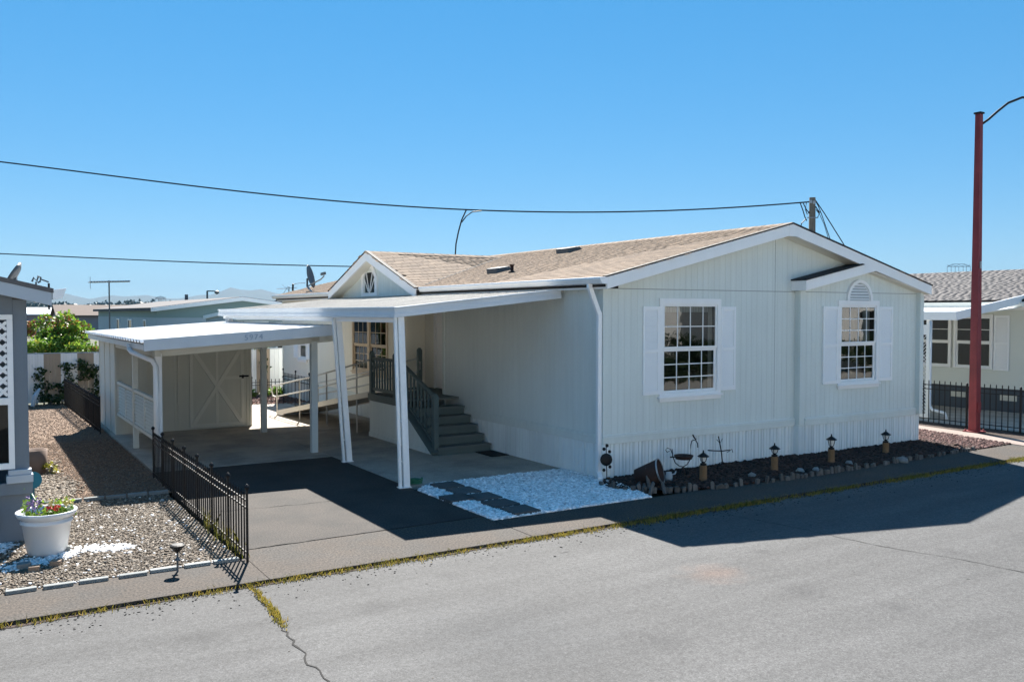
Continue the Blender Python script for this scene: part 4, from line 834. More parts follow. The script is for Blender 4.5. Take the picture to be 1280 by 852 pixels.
# ================================================================== FENCES
def fence(name, p0, p1, h, nsec, npk, label, post=.022, pk=.007, finial=True, top=.82, bot=.12, extra=.05, group=None, rails=True):
    p0, p1 = Vector(p0), Vector(p1); t = thing(name, (p0 + p1) / 2, label, 'fence', group)
    for i in range(nsec + 1):
        p = p0.lerp(p1, i / nsec); mb = MB(); mb.box(p.x - post / 2, p.x + post / 2, p.y - post / 2, p.y + post / 2, p.z - .02, p.z + h - .02)
        if finial: mb.lathe([(.008, h - .03), (.022, h - .015), (.03, h), (.022, h + .02), (.006, h + .035)], p, 8)
        mb.build('post', 'black_iron', t)
    for z in ((top, bot, top - .1) if rails else (top, bot)):
        MB().bar(p0 + Vector((0, 0, z * h)), p1 + Vector((0, 0, z * h)), .014, .018).build('rail', 'black_iron', t)
    me = MB().box(-pk, pk, -pk, pk, .03, h * top + extra); me.lathe([(pk * 1.4, 0), (pk * 2.0, .012), (.001, .05)], (0, 0, h * top + extra), 4); me = me.mesh('picket', 'black_iron')
    for i in range(nsec):
        for j in range(1, npk): place('picket', me, t, p0.lerp(p1, (i + j / npk) / nsec))
    return t
fence('iron_fence', (-6.05, -1.66, 0), (-6.05, 3.9, 0), .80, 7, 7, 'low black iron fence running along the driveway edge')
fence('iron_fence', (-6.12, 10.0, 0), (-6.25, 16.8, 0), .85, 8, 5, 'black iron fence between the brown chips and the shed wall', pk=.015, finial=False)
fence('iron_fence', (-4.3, 14.55, 0), (-.75, 14.2, 0), .78, 4, 8, 'low black iron fence in front of the reddish stones behind the carport')
fence('iron_fence', (-.75, 14.2, 0), (-.75, 11.9, 0), 1.0, 2, 9, 'black iron fence between the ramp and the far side window')
fence('iron_fence', (11.0, 1.75, 0), (11.0, -3.1, 0), 1.0, 4, 9, 'black iron fence beside the red lamp post', post=.035, pk=.008, top=.93, extra=.07)
SFl = thing('slat_fence', (-4.5, 17.6, 0), 'back fence of alternating white and tan vertical slats', 'fence')
sm_ = {}
for m_ in ('slat_tan', 'slat_white'):
    mb = MB(); mb.box(-.035, .035, -.01, .01, .05, 1.46); sm_[m_] = mb.mesh('slat', m_)
x = -9.3; k = 0
while x < 1.2:
    if not (-4.7 < x < -2.7): place('slat', sm_['slat_white' if (k // 6) % 2 else 'slat_tan'], SFl, (x, 17.6 + .008 * (k % 2), 0))
    x += .073; k += 1
for x in (-9.0, -6.9, -4.7, -2.1, 0.9): MB().tube([(x, 17.65, -.02), (x, 17.65, 1.5)], .03, 8).build('post', 'galv', SFl)
for z in (.1, 1.47): MB().tube([(-9.3, 17.63, z), (1.2, 17.63, z)], .018, 6).build('rail', 'galv', SFl)

# ================================================================== RED LAMP POST
LP = thing('street_lamp', (10.39, 0, 0), 'tall dark red street lamp post with a thin curved arm', 'street lamp')
mb = MB(); s0, s1 = .092, .060; mb.hexa([(10.39 - s0, -s0, -.02), (10.39 + s0, -s0, -.02), (10.39 + s0, s0, -.02), (10.39 - s0, s0, -.02), (10.37 - s1, -s1, 7.0), (10.37 + s1, -s1, 7.0), (10.37 + s1, s1, 7.0), (10.37 - s1, s1, 7.0)]); mb.build('pole', 'lamp_red', LP, bevel=.012)
mb = MB(); mb.box(10.39 - .17, 10.39 + .17, -.17, .17, 0.012, .035)
for dx in (-.13, .13):
    for dy in (-.13, .13): mb.lathe([(.016, .035), (.016, .07), (.001, .075)], (10.39 + dx, dy, 0), 6)
mb.build('base_plate', 'lamp_red', LP); MB().box(10.34, 10.44, -.118, -.09, .45, .68).build('hand_hole_cover', 'lamp_red', LP, bevel=.006)
MB().box(10.29, 10.45, -.08, .08, 7.0, 7.04).build('cap', 'black_iron', LP, bevel=.005)
arm = [(10.45, 0, 6.78), (10.7, -.02, 6.92), (11.0, -.04, 7.12), (11.4, -.06, 7.36), (11.9, -.1, 7.54), (12.4, -.13, 7.6), (12.8, -.15, 7.6)]
MB().tube(arm, .028, 8).build('arm', 'black_iron', LP, smooth=True)
mb = MB(); mb.lathe([(.02, .12), (.1, .1), (.17, .0), (.16, -.05), (.05, -.08)], (13.0, -.16, 7.58), 12); mb.build('lamp_head', 'galv', LP, smooth=True)
MB().box(10.345, 10.385, -.105, -.083, 3.62, 3.78).build('bracket', 'galv', LP)

# ================================================================== FLOWER BED THINGS
ED = thing('garden_edging', (3, -1.5, 0), 'row of short weathered wooden stakes edging the dark flower bed', 'edging')
path = [Vector(p) for p in ((-.34, -.40, 0), (-.32, -.8, 0), (-.05, -1.08, 0), (.3, -1.25, 0), (1.0, -1.50, 0), (2.6, -1.60, 0), (4.8, -1.55, 0), (6.6, -1.51, 0), (7.9, -1.42, 0))]
sms = []
for j in range(4):
    mb = MB(); h = (.06, .085, .115, .075)[j]; wv = (.028, .036, .026, .04)[j]; mb.prism([(-wv, -.018, -.03), (wv, -.018, -.03), (wv, -.018, h - .012 * j), (wv * .3, -.018, h), (-wv, -.018, h - .008)], (0, .036, 0)); sms.append(mb.mesh('stake', 'old_wood')); fixn(sms[-1])
for a, b in zip(path[:-1], path[1:]):
    L_ = (b - a).length; u = 0; ang = math.atan2(b.y - a.y, b.x - a.x)
    while u < L_:
        if random.random() > .22:
            p = a.lerp(b, u / L_); place('stake', random.choice(sms), ED, (p.x, p.y + random.uniform(-.015, .015), 0), (random.uniform(-.14, .14), random.uniform(-.1, .1), ang + random.uniform(-.25, .25)))
        u += random.uniform(.07, .12)
ll = ['wooden stump garden light by the rusty tub', 'wooden stump garden light between the wire cross and the corner trim', 'wooden stump garden light below the left shutter of the arched window', 'wooden stump garden light under the arched window']
for i, (bx, by, zt) in enumerate(((879, 600, .46), (968, 588, .45), (1039, 578, .49), (1107, 566, .43))):
    p = gr(bx, by, .012); t = thing('garden_light', (p.x, p.y, .012), ll[i], 'garden light', 'stump lights in the flower bed'); hw = .24 if i != 3 else .20
    mb = MB(); mb.lathe([(.062, -.02), (.058, hw * .5), (.06, hw)], p, 10); mb.build('stump', 'light_wood', t, smooth=False)
    mb = MB(); mb.lathe([(.05, hw), (.05, hw + .03), (.025, hw + .035), (.03, hw + .06)], p, 8); mb.lathe([(.095, zt - .085), (.09, zt - .075), (.035, zt - .035), (.012, zt - .02), (.010, zt + .01), (.002, zt + .02)], p, 8)
    for j in range(4):
        a = j * 1.57 + .4; mb.tube([(p.x + .036 * math.cos(a), p.y + .036 * math.sin(a), p.z + hw + .055), (p.x + .062 * math.cos(a), p.y + .062 * math.sin(a), p.z + zt - .08)], .006, 4)
    mb.build('lantern', 'black_iron', t); MB().lathe([(.028, hw + .06), (.05, zt - .085)], p, 8).build('lens', 'frost', t)
TB = thing('tub_planter', tuple(gr(815, 609)), 'rusty tub tipped on its side at the corner of the flower bed', 'planter')
A_ = at(826, 592, 1, -.95); B_ = at(795, 598, 1, -.70); ax_ = (A_ - B_).normalized(); Lh = (A_ - B_).length
ax_ = (ax_ + Vector((0, -.35, .12))).normalized()
mb = MB(); mb.lathe([(.08, 0), (.10, .0), (.185, Lh), (.172, Lh), (.09, .03), (.02, .03)], (B_.x, B_.y, max(B_.z, .16)), 18, ax_, True, True); mb.build('tub', 'rust', TB, smooth=True)
mb = MB(); c_ = Vector((B_.x, B_.y, max(B_.z, .16))) + ax_ * Lh; mb.lathe([(.18, -.012), (.194, -.008), (.194, .012), (.18, .012)], c_, 18, ax_, False, False); mb.build('hoop', 'galv', TB)
drw = [((808, 585, 812, 612)), ((800, 603, 792, 613)), ((806, 605, 803, 616)), ((817, 603, 812, 617)), ((828, 602, 831, 616))]
lbs = ['upright grey board leaning on the rusty tub', 'short driftwood piece leaning beside the rusty tub, outermost towards the corner', 'short driftwood piece leaning below the middle of the rusty tub', 'long driftwood piece propped under the tub rim', 'short upright driftwood piece at the right of the tub rim']
for i, (xa, ya, xb, yb_) in enumerate(drw):
    b = gr(xb, yb_); a = at(xa, ya, 1, b.y + .12); props(MB().bar(a, b + Vector((0, 0, -.01)), .05, .025, (0, 1, 0)).build('driftwood', 'old_wood', loc=(b.x, b.y, 0)), lbs[i], 'driftwood')
b = gr(836, 601, .012); mb = MB(); mb.lathe([(.03, 0), (.055, .02), (.06, .08), (.045, .12), (.05, .14)], b, 12); mb.tube([(b.x + .05, b.y, .11), (b.x + .11, b.y - .02, .12), (b.x + .13, b.y - .02, .16)], .012, 6); props(mb.build('watering_can', 'pale_blue', loc=tuple(b), smooth=True), 'small pale blue watering can in the mulch by the tub', 'watering can')
def wire(name, segs, yp, label, cat, base, m='black_iron', r=.007):
    t = thing(name, tuple(base), label, cat)
    for nm, rr, pts in segs: MB().tube([at(x, y, 1, yp) for x, y in pts], rr, 6).build(nm, m, t, smooth=True)
    return t
yp = -.45; base = at(854, 592, 1, yp); base.z = .012
hk = wire('bird_feeder_hook', [('hook', .008, [(863.5, 570), (863.5, 556), (864.5, 551), (867, 549.5), (870, 550.5), (872, 554), (872.3, 559)]), ('bow', .008, [(840, 561), (841, 570), (844, 578), (849, 582), (854, 583), (859, 580), (862.5, 574), (863.5, 569)]), ('stand', .008, [(850, 592), (852, 585), (854, 583), (857, 586), (858, 592.5)]), ('curl', .006, [(840, 566), (838, 561), (834, 559.5), (832, 562), (834, 565), (837, 563)]), ('bird', .012, [(866, 543), (868, 547), (870, 549)])], yp, 'black wire hook with a hanging dish and bird in the flower bed', 'garden ornament', base)
MB().bar(at(838, 571, 1, yp), at(850, 570.5, 1, yp), .02, .02).build('arrow', 'black_iron', hk); c = at(854.5, 571, 1, yp); MB().lathe([(.04, -.035), (.13, -.03), (.16, .03), (.15, .032), (.11, -.01), (.02, -.015)], c, 14).build('dish', 'rust', hk, smooth=True)
for px_ in (850, 858): bs = at(px_, 592, 1, yp); MB().tube([(bs.x, yp, .0), (bs.x, yp, bs.z)], .008, 6).build('leg', 'black_iron', hk)
yp = -.40; base = at(903, 586, 1, yp); base.z = .012
cr = wire('wire_cross', [('upright', .010, [(898, 545), (900, 555), (901.5, 563), (903, 577)]), ('arm', .010, [(885, 562.5), (893, 563), (902, 563.5), (912, 562)]), ('curl', .006, [(897, 583), (899, 578.5), (903, 577), (907, 578.5), (910, 582)]), ('twig', .005, [(896, 549), (900, 554), (903, 548)]), ('twig', .005, [(909, 565), (915, 561), (916, 565)])], yp, 'twisted wire cross standing against the skirting', 'garden ornament', base)
for px_, py_ in ((897, 583), (910, 582)): b1 = at(px_, py_, 1, yp); MB().tube([(b1.x, yp, 0), b1], .006, 5).build('leg', 'black_iron', cr)
yp = -.16; c = at(757.5, 574, 1, yp); fs_ = thing('flower_stake', (c.x, yp, 0), 'dark metal sunflower stake at the corner of the home', 'garden ornament')
MB().tube([(c.x + .02, yp, 0), (c.x, yp, c.z + .25)], .007, 5).build('stem', 'black_iron', fs_); MB().lathe([(.001, 0), (.095, .005), (.1, .015), (.06, .03), (.001, .035)], c, 14, (-.4, -1, .1)).build('flower_head', 'black_iron', fs_)
mb = MB()
for (dx, dz) in ((-.05, .17), (.06, .12), (.01, .22), (.07, -.12), (-.05, -.16)): mb.lathe([(.001, 0), (.03, .004), (.001, .01)], c + Vector((dx, -.01, dz)), 6, (-.3, -1, .2))
mb.build('leaf', 'black_iron', fs_)
rk = [(1000, 590), (1062, 580), (940, 596), (1020, 588), (1128, 577), (1150, 569), (1185, 560), (1196, 558), (1172, 557)]
rl_ = ['pale grey rock in the mulch below the arched window corner trim', 'flat grey rock beside the stump light under the arched window', 'small grey rock between the first two stump lights', 'small pale rock on the edging below the third stump light', 'pointed pale rock at the bed edge under the arched window', 'rounded dark rock by the far corner of the bed', 'dark rock at the tip of the bed beside the lava rock', 'small dark rock lying next to the lava rock', 'dark rock by the home corner at the lava rock']
for i, (x, y) in enumerate(rk):
    p = gr(x, y, .01); V = ICO * np.array([.085, .07, .06]) * (1 + rng.uniform(-.25, .25, (12, 1))) * (1.25 if i == 4 else .9); me = arrmesh('rock', V[None], ICOF, 'edgebrick' if i < 5 else 'bark'); props(place('rock', me, None, (p.x, p.y, .03), (0, 0, i * 1.3)), rl_[i], 'rock')

# ================================================================== BLUE HOUSE BY THE POT
BH = thing('blue_house', (-9.5, 3, 0), 'slate blue house with white lattice porch beside the flower pot', 'house')
bx, by = -7.955, .55
zk = lambda x: 2.90 + (-7.72 - x) * .24
mb = MB(); mb.box(-8.10, bx, by, by + .14, .56, 2.80); mb.box(-10.6, -8.10, by, by + .14, 2.63, 2.82); mb.box(-10.6, -10.4, by, by + .14, .56, 2.63); mb.build('porch_frame', 'slate_blue', BH, bevel=.004)
mb = MB(); mb.box(-10.6, bx, by + .02, 9.5, 0, .56); mb.box(bx - .02, bx - .001, by + .14, 9.5, .56, 2.8); mb.box(-10.6, bx - .02, 3.2, 3.3, .56, 2.8); mb.build('wall', 'slate_blue', BH)
pr('gable_wall', [(-11.5, by, 2.82), (bx, by, 2.82), (bx, by, zk(bx) - .02), (-11.5, by, zk(-11.5) - .02)], (0, .1, 0), 'slate_blue', BH, 0)
MB().box(-10.6, bx + .03, by - .04, by + .02, .56, .70).build('belt_board', 'slate_blue', BH, bevel=.004)
mb = MB(); mb.box(-8.19, -7.92, by - .08, by + .08, .70, .79); mb.box(-8.17, -7.935, by - .06, by + .06, .79, .85); mb.build('post_base', 'slate_light', BH, bevel=.006)
MB().box(-8.45, -8.27, by - .004, by + .02, .2, .42).build('skirt_vent', 'dark_void', BH)
lt = MB()
for q in ((-9.9, -8.10, 2.57, 2.63), (-9.9, -8.10, 1.60, 1.68), (-8.16, -8.10, 1.68, 2.57)): lt.box(q[0], q[1], by - .03, by + .01, q[2], q[3])
lt = lt.build('lattice_frame', 'white_trim', BH, bevel=.003)
for s in (-1, 1):
    for i in range(-9, 18):
        xa = -9.9 + i * .125; pts = []
        z0, z1 = 1.68, 2.57
        if s > 0: a, b = (xa, z0), (xa + .89, z1)
        else: a, b = (xa, z1), (xa + .89, z0)
        def clip(a, b):
            (xA, zA), (xB, zB) = a, b; lo, hi = -9.9, -8.16; t0, t1 = 0, 1; dx = xB - xA
            t0 = max(t0, (lo - xA) / dx); t1 = min(t1, (hi - xA) / dx)
            return None if t0 >= t1 else ((xA + dx * t0, zA + (zB - zA) * t0), (xA + dx * t1, zA + (zB - zA) * t1))
        q = clip(a, b)
        if q: y_ = by - .012 - .008 * (s > 0); MB().bar((q[0][0], y_, q[0][1]), (q[1][0], y_, q[1][1]), .007, .036, (0, 0, 1)).build('lattice_strip', 'white_trim', lt)
mb = MB(); mb.box(-8.16, -8.10, by - .03, by + .01, .86, 1.60); mb.box(-9.9, -8.16, by - .03, by + .01, .86, .93); pw_ = mb.build('porch_window', 'white_trim', BH, bevel=.003); MB().box(-9.9, -8.16, by + .0, by + .006, .93, 1.60).build('pane', 'glass_far', pw_)
pr('roof', [(-7.70, by - .34, zk(-7.70) + .03), (-13.5, by - .34, zk(-13.5) + .03), (-13.5, by - .34, zk(-13.5) - .02), (-7.70, by - .34, zk(-7.70) - .02)], (0, 9.4, 0), 'shingle_gray', BH, 0)
pr('rake_fascia', [(-7.72, by - .33, zk(-7.72) - .17), (-7.72, by - .33, zk(-7.72) - .022), (-13.5, by - .33, zk(-13.5) - .022), (-13.5, by - .33, zk(-13.5) - .17)], (0, .05, 0), 'slate_light', BH)
pr('gutter', [(-7.71, by - .34, 2.91), (-7.57, by - .34, 2.93), (-7.61, by - .34, 2.82), (-7.71, by - .34, 2.80)], (0, 9.4, 0), 'white_metal', BH)
c = at(20, 347, 1, 3.0); sd = thing('satellite_dish', (c.x, 3.0, zk(c.x)), 'grey satellite dish standing on the blue house roof', 'satellite dish'); MB().lathe([(.001, 0), (.16, .02), (.22, .05), (.21, .05), (.15, .03), (.001, .012)], c, 18, (-.85, .2, .5)).build('reflector', 'dish_gray', sd, smooth=True); MB().tube([(c.x, 3, zk(c.x)), c], .02, 6).build('mast', 'galv', sd)
pp = [at(x, y, 1, 5.0) for x, y in ((61, 354), (61, 368))]; an = thing('roof_antenna', (pp[1].x, 5, 2.9), 'small roof antenna with coiled bracket on the blue house', 'antenna'); MB().tube([pp[0], (pp[1].x, 5, 2.7)], .018, 6).build('mast', 'black_iron', an)
MB().tube([at(x, y, 1, 5.0) for x, y in ((40, 352), (42, 347), (46, 351), (48, 345), (51, 347), (50, 352), (47, 353))], .018, 6).build('coil', 'dish_gray', an); pf_ = at(45, 352, 1, 5.0); MB().tube([pf_, (pf_.x, 5.0, zk(pf_.x))], .014, 5).build('stand', 'dish_gray', an); MB().tube([at(x, y, 1, 5.0) for x, y in ((51, 349), (61, 352.5))], .012, 5).build('arm', 'dish_gray', an)

# ================================================================== POT, PLANTS, SMALL THINGS
pc = Vector((-7.83, -.12, 0)); FP = thing('flower_pot', tuple(pc), 'large white plastic flower pot standing on the pebbles', 'flower pot')
mb = MB(); mb.lathe([(.175, 0), (.185, .01), (.19, .035), (.20, .04), (.245, .345), (.262, .35), (.262, .37), (.25, .375), (.258, .41), (.285, .42), (.305, .455), (.305, .475), (.285, .475), (.262, .42), (.25, .40)], pc, 40); mb.build('pot', 'pot_white', FP, smooth=True)
MB().lathe([(.001, .405), (.262, .40)], pc, 20, None, False, False).build('soil', 'soil', FP)
def plant(name, c, n, rad, h, label, m1, m2, petal, npet, psz, spikes=False):
    t = thing(name, tuple(c), label, 'flowers'); 
    P_ = np.array([(c.x + random.gauss(0, rad * .5), c.y + random.gauss(0, rad * .5), c.z + abs(random.gauss(0, h * .4))) for i in range(n)]); leaves('foliage', P_, .035, .07, m1, t, .55)
    if spikes:
        Q = []
        for s in range(7):
            a = (c.x + random.uniform(-rad, rad), c.y + random.uniform(-rad, rad)); hh = random.uniform(.6, 1.0) * h
            for k in range(26): Q.append((a[0] + random.gauss(0, .008), a[1] + random.gauss(0, .008), c.z + hh * (.4 + .6 * k / 26)))
        leaves('blossom', np.array(Q), .018, .03, petal, t, .7)
    else:
        Q = []
        for s in range(npet):
            a = (c.x + random.uniform(-rad, rad), c.y + random.uniform(-rad, rad), c.z + random.uniform(.5, 1.0) * h)
            for k in range(9): Q.append((a[0] + random.gauss(0, .012), a[1] + random.gauss(0, .012), a[2] + random.gauss(0, .01)))
        leaves('blossom', np.array(Q), psz, psz * 1.6, petal, t, .8)
    return t
plant('flowering_plant', pc + Vector((-.16, .02, .41)), 90, .10, .24, 'purple spiked flowers in the white pot', 'leaf_green', None, 'petal_purple', 0, .02, True)
plant('flowering_plant', pc + Vector((.0, -.08, .41)), 110, .11, .14, 'red flowers in the white pot', 'leaf_green', None, 'petal_red', 5, .03)
plant('flowering_plant', pc + Vector((.14, .0, .41)), 140, .11, .16, 'pale yellow flowers in the white pot', 'leaf_green', None, 'petal_yellow', 12, .022)
p = gr(222, 714); s_ = thing('solar_light', tuple(p), 'small dark solar path light at the kerb edging bricks', 'garden light'); MB().tube([(p.x, p.y, -.02), (p.x, p.y, .25)], .011, 6).build('stake', 'dish_gray', s_); MB().lathe([(.02, .2), (.055, .245), (.075, .262), (.075, .275), (.055, .285), (.001, .287)], p, 14).build('lamp_head', 'black_iron', s_); MB().lathe([(.035, .12), (.012, .15)], p, 8).build('collar', 'dish_gray', s_)
p = gr(42, 592); MB().lathe([(.16, 0), (.19, .02), (.21, .40), (.20, .40), (.18, .36), (.001, .35)], p, 20).build('brown_pot', 'terracotta', loc=tuple(p), smooth=True); props(bpy.data.objects['brown_pot'], 'plain brown cylindrical pot standing beside the blue house', 'pot')
c = at(40, 600, 1, 2.6); wt = thing('hose_reel', (c.x, 2.6, 0), 'teal hose reel with trailing hose beside the blue house', 'hose reel'); MB().lathe([(.001, -.04), (.12, -.04), (.12, .04), (.001, .04)], c, 16, (0, -1, .2)).build('reel', 'teal_plastic', wt, smooth=False); MB().tube([(c.x, 2.6, 0), (c.x, 2.6, c.z - .08)], .03, 8).build('stand', 'teal_plastic', wt)
MB().tube([c + Vector((0, -.02, -.1)), at(40, 618, 1, 2.3), at(44, 625, 1, 2.1), at(56, 628, 1, 2.0), at(66, 627, 1, 2.1), gr(70, 630, .015)], .014, 6).build('hose', 'green_hose', wt, smooth=True)

# ================================================================== RIGHT NEIGHBOUR
NH = thing('neighbour_home', (17, 5, 0), 'cream clapboard home with grey roof behind the red lamp post', 'house')
NX = 15.0; NW = Mleft(NX); y0n, y1n = -3.2, 15
rows_ = 17; zb = .62; hh = (2.95 - zb) / rows_
for i in range(rows_):
    z0 = zb + i * hh; MB().hexa([(NX - .022, y0n, z0), (NX - .022, y1n, z0), (NX + .01, y1n, z0), (NX + .01, y0n, z0), (NX - .004, y0n, z0 + hh + .003), (NX - .004, y1n, z0 + hh + .003), (NX + .01, y1n, z0 + hh + .003), (NX + .01, y0n, z0 + hh + .003)]).build('clapboard', 'cream_siding', NH)
MB().box(NX, NX + .03, y0n, y1n, -.02, .62).build('skirting', 'navy_skirt', NH); pr('end_wall', [(NX, y0n, -.02), (23, y0n, -.02), (23, y0n, 2.98), (19, y0n, 3.85), (NX, y0n, 2.98)], (0, .02, 0), 'cream_siding', NH, 0)
for y in (3.15, 1.75, .4): MB().box(NX - .02, NX, y - .22, y + .22, .30, .46).build('skirt_vent', 'vent_cream', NH)
for a, b in ((3.35, 4.55), (2.17, 3.27)): 
    wn_ = window(NH, Mleft(NX - .045), a, b, 1.12, 2.60, 2, (2, 1), .06, False, 'glass_dark')
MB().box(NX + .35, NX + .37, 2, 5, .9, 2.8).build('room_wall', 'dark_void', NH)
shutter(NH, Mleft(NX - .022), 1.74, 2.15, 1.10, 2.58)
pr('roof', [(NX - .35, y0n - .3, 2.98), (19.2, y0n - .3, 3.97), (19.2, y0n - .3, 3.85), (NX - .35, y0n - .3, 2.86)], (0, y1n - y0n + .6, 0), 'roof_edge', NH, 0); nroof = pr('rear_roof', [(23.4, y0n - .3, 2.98), (19.2, y0n - .3, 3.97), (19.2, y0n - .3, 3.85), (23.4, y0n - .3, 2.86)], (0, y1n - y0n + .6, 0), 'shingle_gray', NH, 0)
nr_ = [o for o in NH.children if o.name.startswith('roof')][0]
shingles((NX - .37, y1n + .3, 2.985), (0, -1, 0), (4.2 + .35, 0, .99), y1n - y0n + .6, math.hypot(4.55, .99), lambda c: True, 'shingle_gray', 120, nr_, th=.0045)
mb = MB(); mb.box(NX - .46, NX - .34, y0n, y1n, 2.80, 2.93); mb.build('gutter', 'cream_siding', NH, bevel=.01); MB().box(NX - .10, NX - .03, y0n, y1n, 2.72, 2.80).build('frieze', 'white_trim', NH)
AW = thing('awning', (13, 4, 0), 'white metal awning roof with lattice post on the cream home', 'awning')
ac = at(1195, 394, 0, 11.8); e2 = Vector((14.85, ac.y, 3.02)); ya, yz = ac.y, 9.5
mb = MB(); mb.hexa([(11.8, ya, 2.54), (14.9, ya, 2.80), (14.9, yz, 2.80), (11.8, yz, 2.54), (11.8, ya, 2.57), (14.9, ya, 2.83), (14.9, yz, 2.83), (11.8, yz, 2.57)]); mb.build('awning_roof', 'white_metal', AW)
mb = MB(); mb.hexa([(11.76, ya - .05, 2.47), (14.9, ya - .05, 2.92), (14.9, ya, 2.92), (11.76, ya, 2.47), (11.76, ya - .05, 2.68), (14.9, ya - .05, 3.13), (14.9, ya, 3.13), (11.76, ya, 2.68)]); mb.build('end_fascia', 'white_metal', AW, bevel=.005); MB().box(11.72, 11.76, ya - .05, yz, 2.47, 2.68).build('front_fascia', 'white_metal', AW, bevel=.005)
lp = MB(); la, lb_ = 1.98, 2.75; 
for q in ((la, la + .09, 0, 2.47), (lb_ - .09, lb_, 0, 2.47), (la + .09, lb_ - .09, 2.1, 2.35), (la + .09, lb_ - .09, .02, .12)): lp.box(11.78, 11.84, q[0], q[1], q[2], q[3])
lp = lp.build('lattice_post', 'white_trim', AW, bevel=.004)
for s in (1, -1):
    for i in range(30):
        z0 = .12 - .6 + i * .09; a, b = (la + .09, z0), (lb_ - .09, z0 + .59)
        if b[1] > 2.1 or a[1] < .12: continue
        if s < 0: a, b = (a[0], b[1]), (b[0], a[1])
        MB().bar((11.81 + .006 * s, a[0], a[1]), (11.81 + .006 * s, b[0], b[1]), .006, .03, (1, 0, 0)).build('lattice_strip', 'white_trim', lp)
mb = MB(); mb.box(11.79, 11.83, 2.3, 2.5, 2.12, 2.32); MB().tube([(11.75, 1.93, 2.45), (11.75, 1.93, .35), (11.72, 1.85, .25), (11.7, 1.5, .2), (11.7, 1.45, .05)], .035, 8).build('downspout', 'white_metal', AW, smooth=True)

# ================================================================== BACKGROUND HOMES
def home(name, x0, x1, y0, y1, ze, zr_, label, wall, roofm, along='Y', gable=None, wins=(), oh=.3, wallb=None, zsplit=2.55):
    t = thing(name, ((x0 + x1) / 2, (y0 + y1) / 2, -.08), label, 'house'); xm, ym = (x0 + x1) / 2, (y0 + y1) / 2
    wb = wallb or wall
    MB().box(x0, x1, y0, y1, -.09, zsplit if wallb else ze).build('wall', wb, t)
    if wallb: MB().box(x0 + .01, x1 - .01, y0 - .01, y1 - .01, zsplit, ze).build('upper_wall', wall, t)
    if along == 'Y':
        for e in (y0, y1 - .05): pr('gable_wall', [(x0, e, ze), (x1, e, ze), (xm, e, zr_ - .1)], (0, .05, 0), gable or wall, t, 0)
        for a, s in ((x0 - oh, -1), (x1 + oh, 1)): pr('roof', [(a, y0 - oh, ze + .02), (xm, y0 - oh, zr_ + .05), (xm, y0 - oh, zr_ - .1), (a, y0 - oh, ze - .14)], (0, y1 - y0 + 2 * oh, 0), roofm, t, 0)
        for a in (x0 - oh, x1 + oh): pr('rake_fascia', [(a, y0 - oh - .03, ze + .01), (xm, y0 - oh - .03, zr_ + .03), (xm, y0 - oh - .03, zr_ - .16), (a, y0 - oh - .03, ze - .18)], (0, .03, 0), 'white_trim', t, 0)
    else:
        for e in (x0, x1 - .05): pr('gable_wall', [(e, y0, ze), (e, y1, ze), (e, ym, zr_ - .1)], (.05, 0, 0), gable or wall, t, 0)
        for a in (y0 - oh, y1 + oh): pr('roof', [(x0 - oh, a, ze + .02), (x0 - oh, ym, zr_ + .05), (x0 - oh, ym, zr_ - .1), (x0 - oh, a, ze - .14)], (x1 - x0 + 2 * oh, 0, 0), roofm, t, 0)
    for fac, u0, u1, z0, z1 in wins:
        Mw = Mfront(y0 - .005) if fac == 'f' else Mleft(x0 - .005); mb = MB(); c = .07
        for q in ((u0, u1, z1 - c, z1), (u0, u1, z0, z0 + c), (u0, u0 + c, z0 + c, z1 - c), (u1 - c, u1, z0 + c, z1 - c)): mb.boxm(Mw, q[0], q[1], 0, .05, q[2], q[3])
        wo = mb.build('window', 'white_trim', t); MB().boxm(Mw, u0 + c, u1 - c, 0, .012, z0 + c, z1 - c).build('pane', 'glass_dark', wo)
    return t
home('teal_home', -.75, 7.4, 34.4, 57, 2.88, 3.42, 'teal gabled home beyond the white slat fence', 'teal_siding', 'far_roof', 'Y', 'teal_siding', [('l', 46.5, 47.7, 1.2, 2.3), ('l', 41.8, 43.2, 1.2, 2.3), ('l', 37.2, 38, .6, 2.3)], wallb='pale_blue', zsplit=2.4)
ccx = at(296, 400, 1, 25.5).x
home('cream_cottage', ccx, ccx + 9, 25.5, 31, 2.5, 2.62, 'pale flat-roofed home with a row of windows behind the carport roof', 'pale_blue', 'white_metal', 'X', None, [('f', ccx + .3, ccx + 1.3, 1.1, 2.3), ('f', ccx + 1.6, ccx + 2.3, 1.1, 2.25), ('f', ccx + 2.9, ccx + 3.6, 1.1, 2.3)], oh=.1)
p_ = away(73, 391, 95); home('brown_roof_home', p_.x, p_.x + 14, p_.y, p_.y + 7, 2.35, 3.5, 'mauve home with a low brown roof beyond the red-tipped bush', 'mauve_wall', 'brown_roof', 'X', None, [('f', p_.x + 1, p_.x + 2, 1, 2)])
p_ = away(63, 391, 104); home('white_roof_home', p_.x - 6, p_.x + 1, p_.y, p_.y + 7, 2.5, 3.25, 'small home with a bright white metal roof in the distance', 'mauve_wall', 'white_metal', 'X', None, [('f', p_.x, p_.x + .8, 1, 2)])
home('hedge_home', -17, -10.0, 24, 36, 2.4, 3.0, 'grey home half hidden behind the dark hedge', 'slate_light', 'shingle_gray', 'Y', None, [('f', -12, -11, 1, 2)])
home('green_home', 9, 21, 40, 50, 2.9, 3.6, 'pale green home in the row behind the carport', 'teal_siding', 'shingle_gray', 'X', None, [('f', 11, 12, 1, 2)])
sheet('far_kerb', rect(-90, 90, -12.6, -11.4), 0.0, 'bounce_concrete', thick=.06); sheet('far_bounce_ground', rect(-90, 90, -40, -12.61), -0.01, 'bounce_concrete')  # unseen ground behind the camera, lightened to bounce sunlight onto the gable
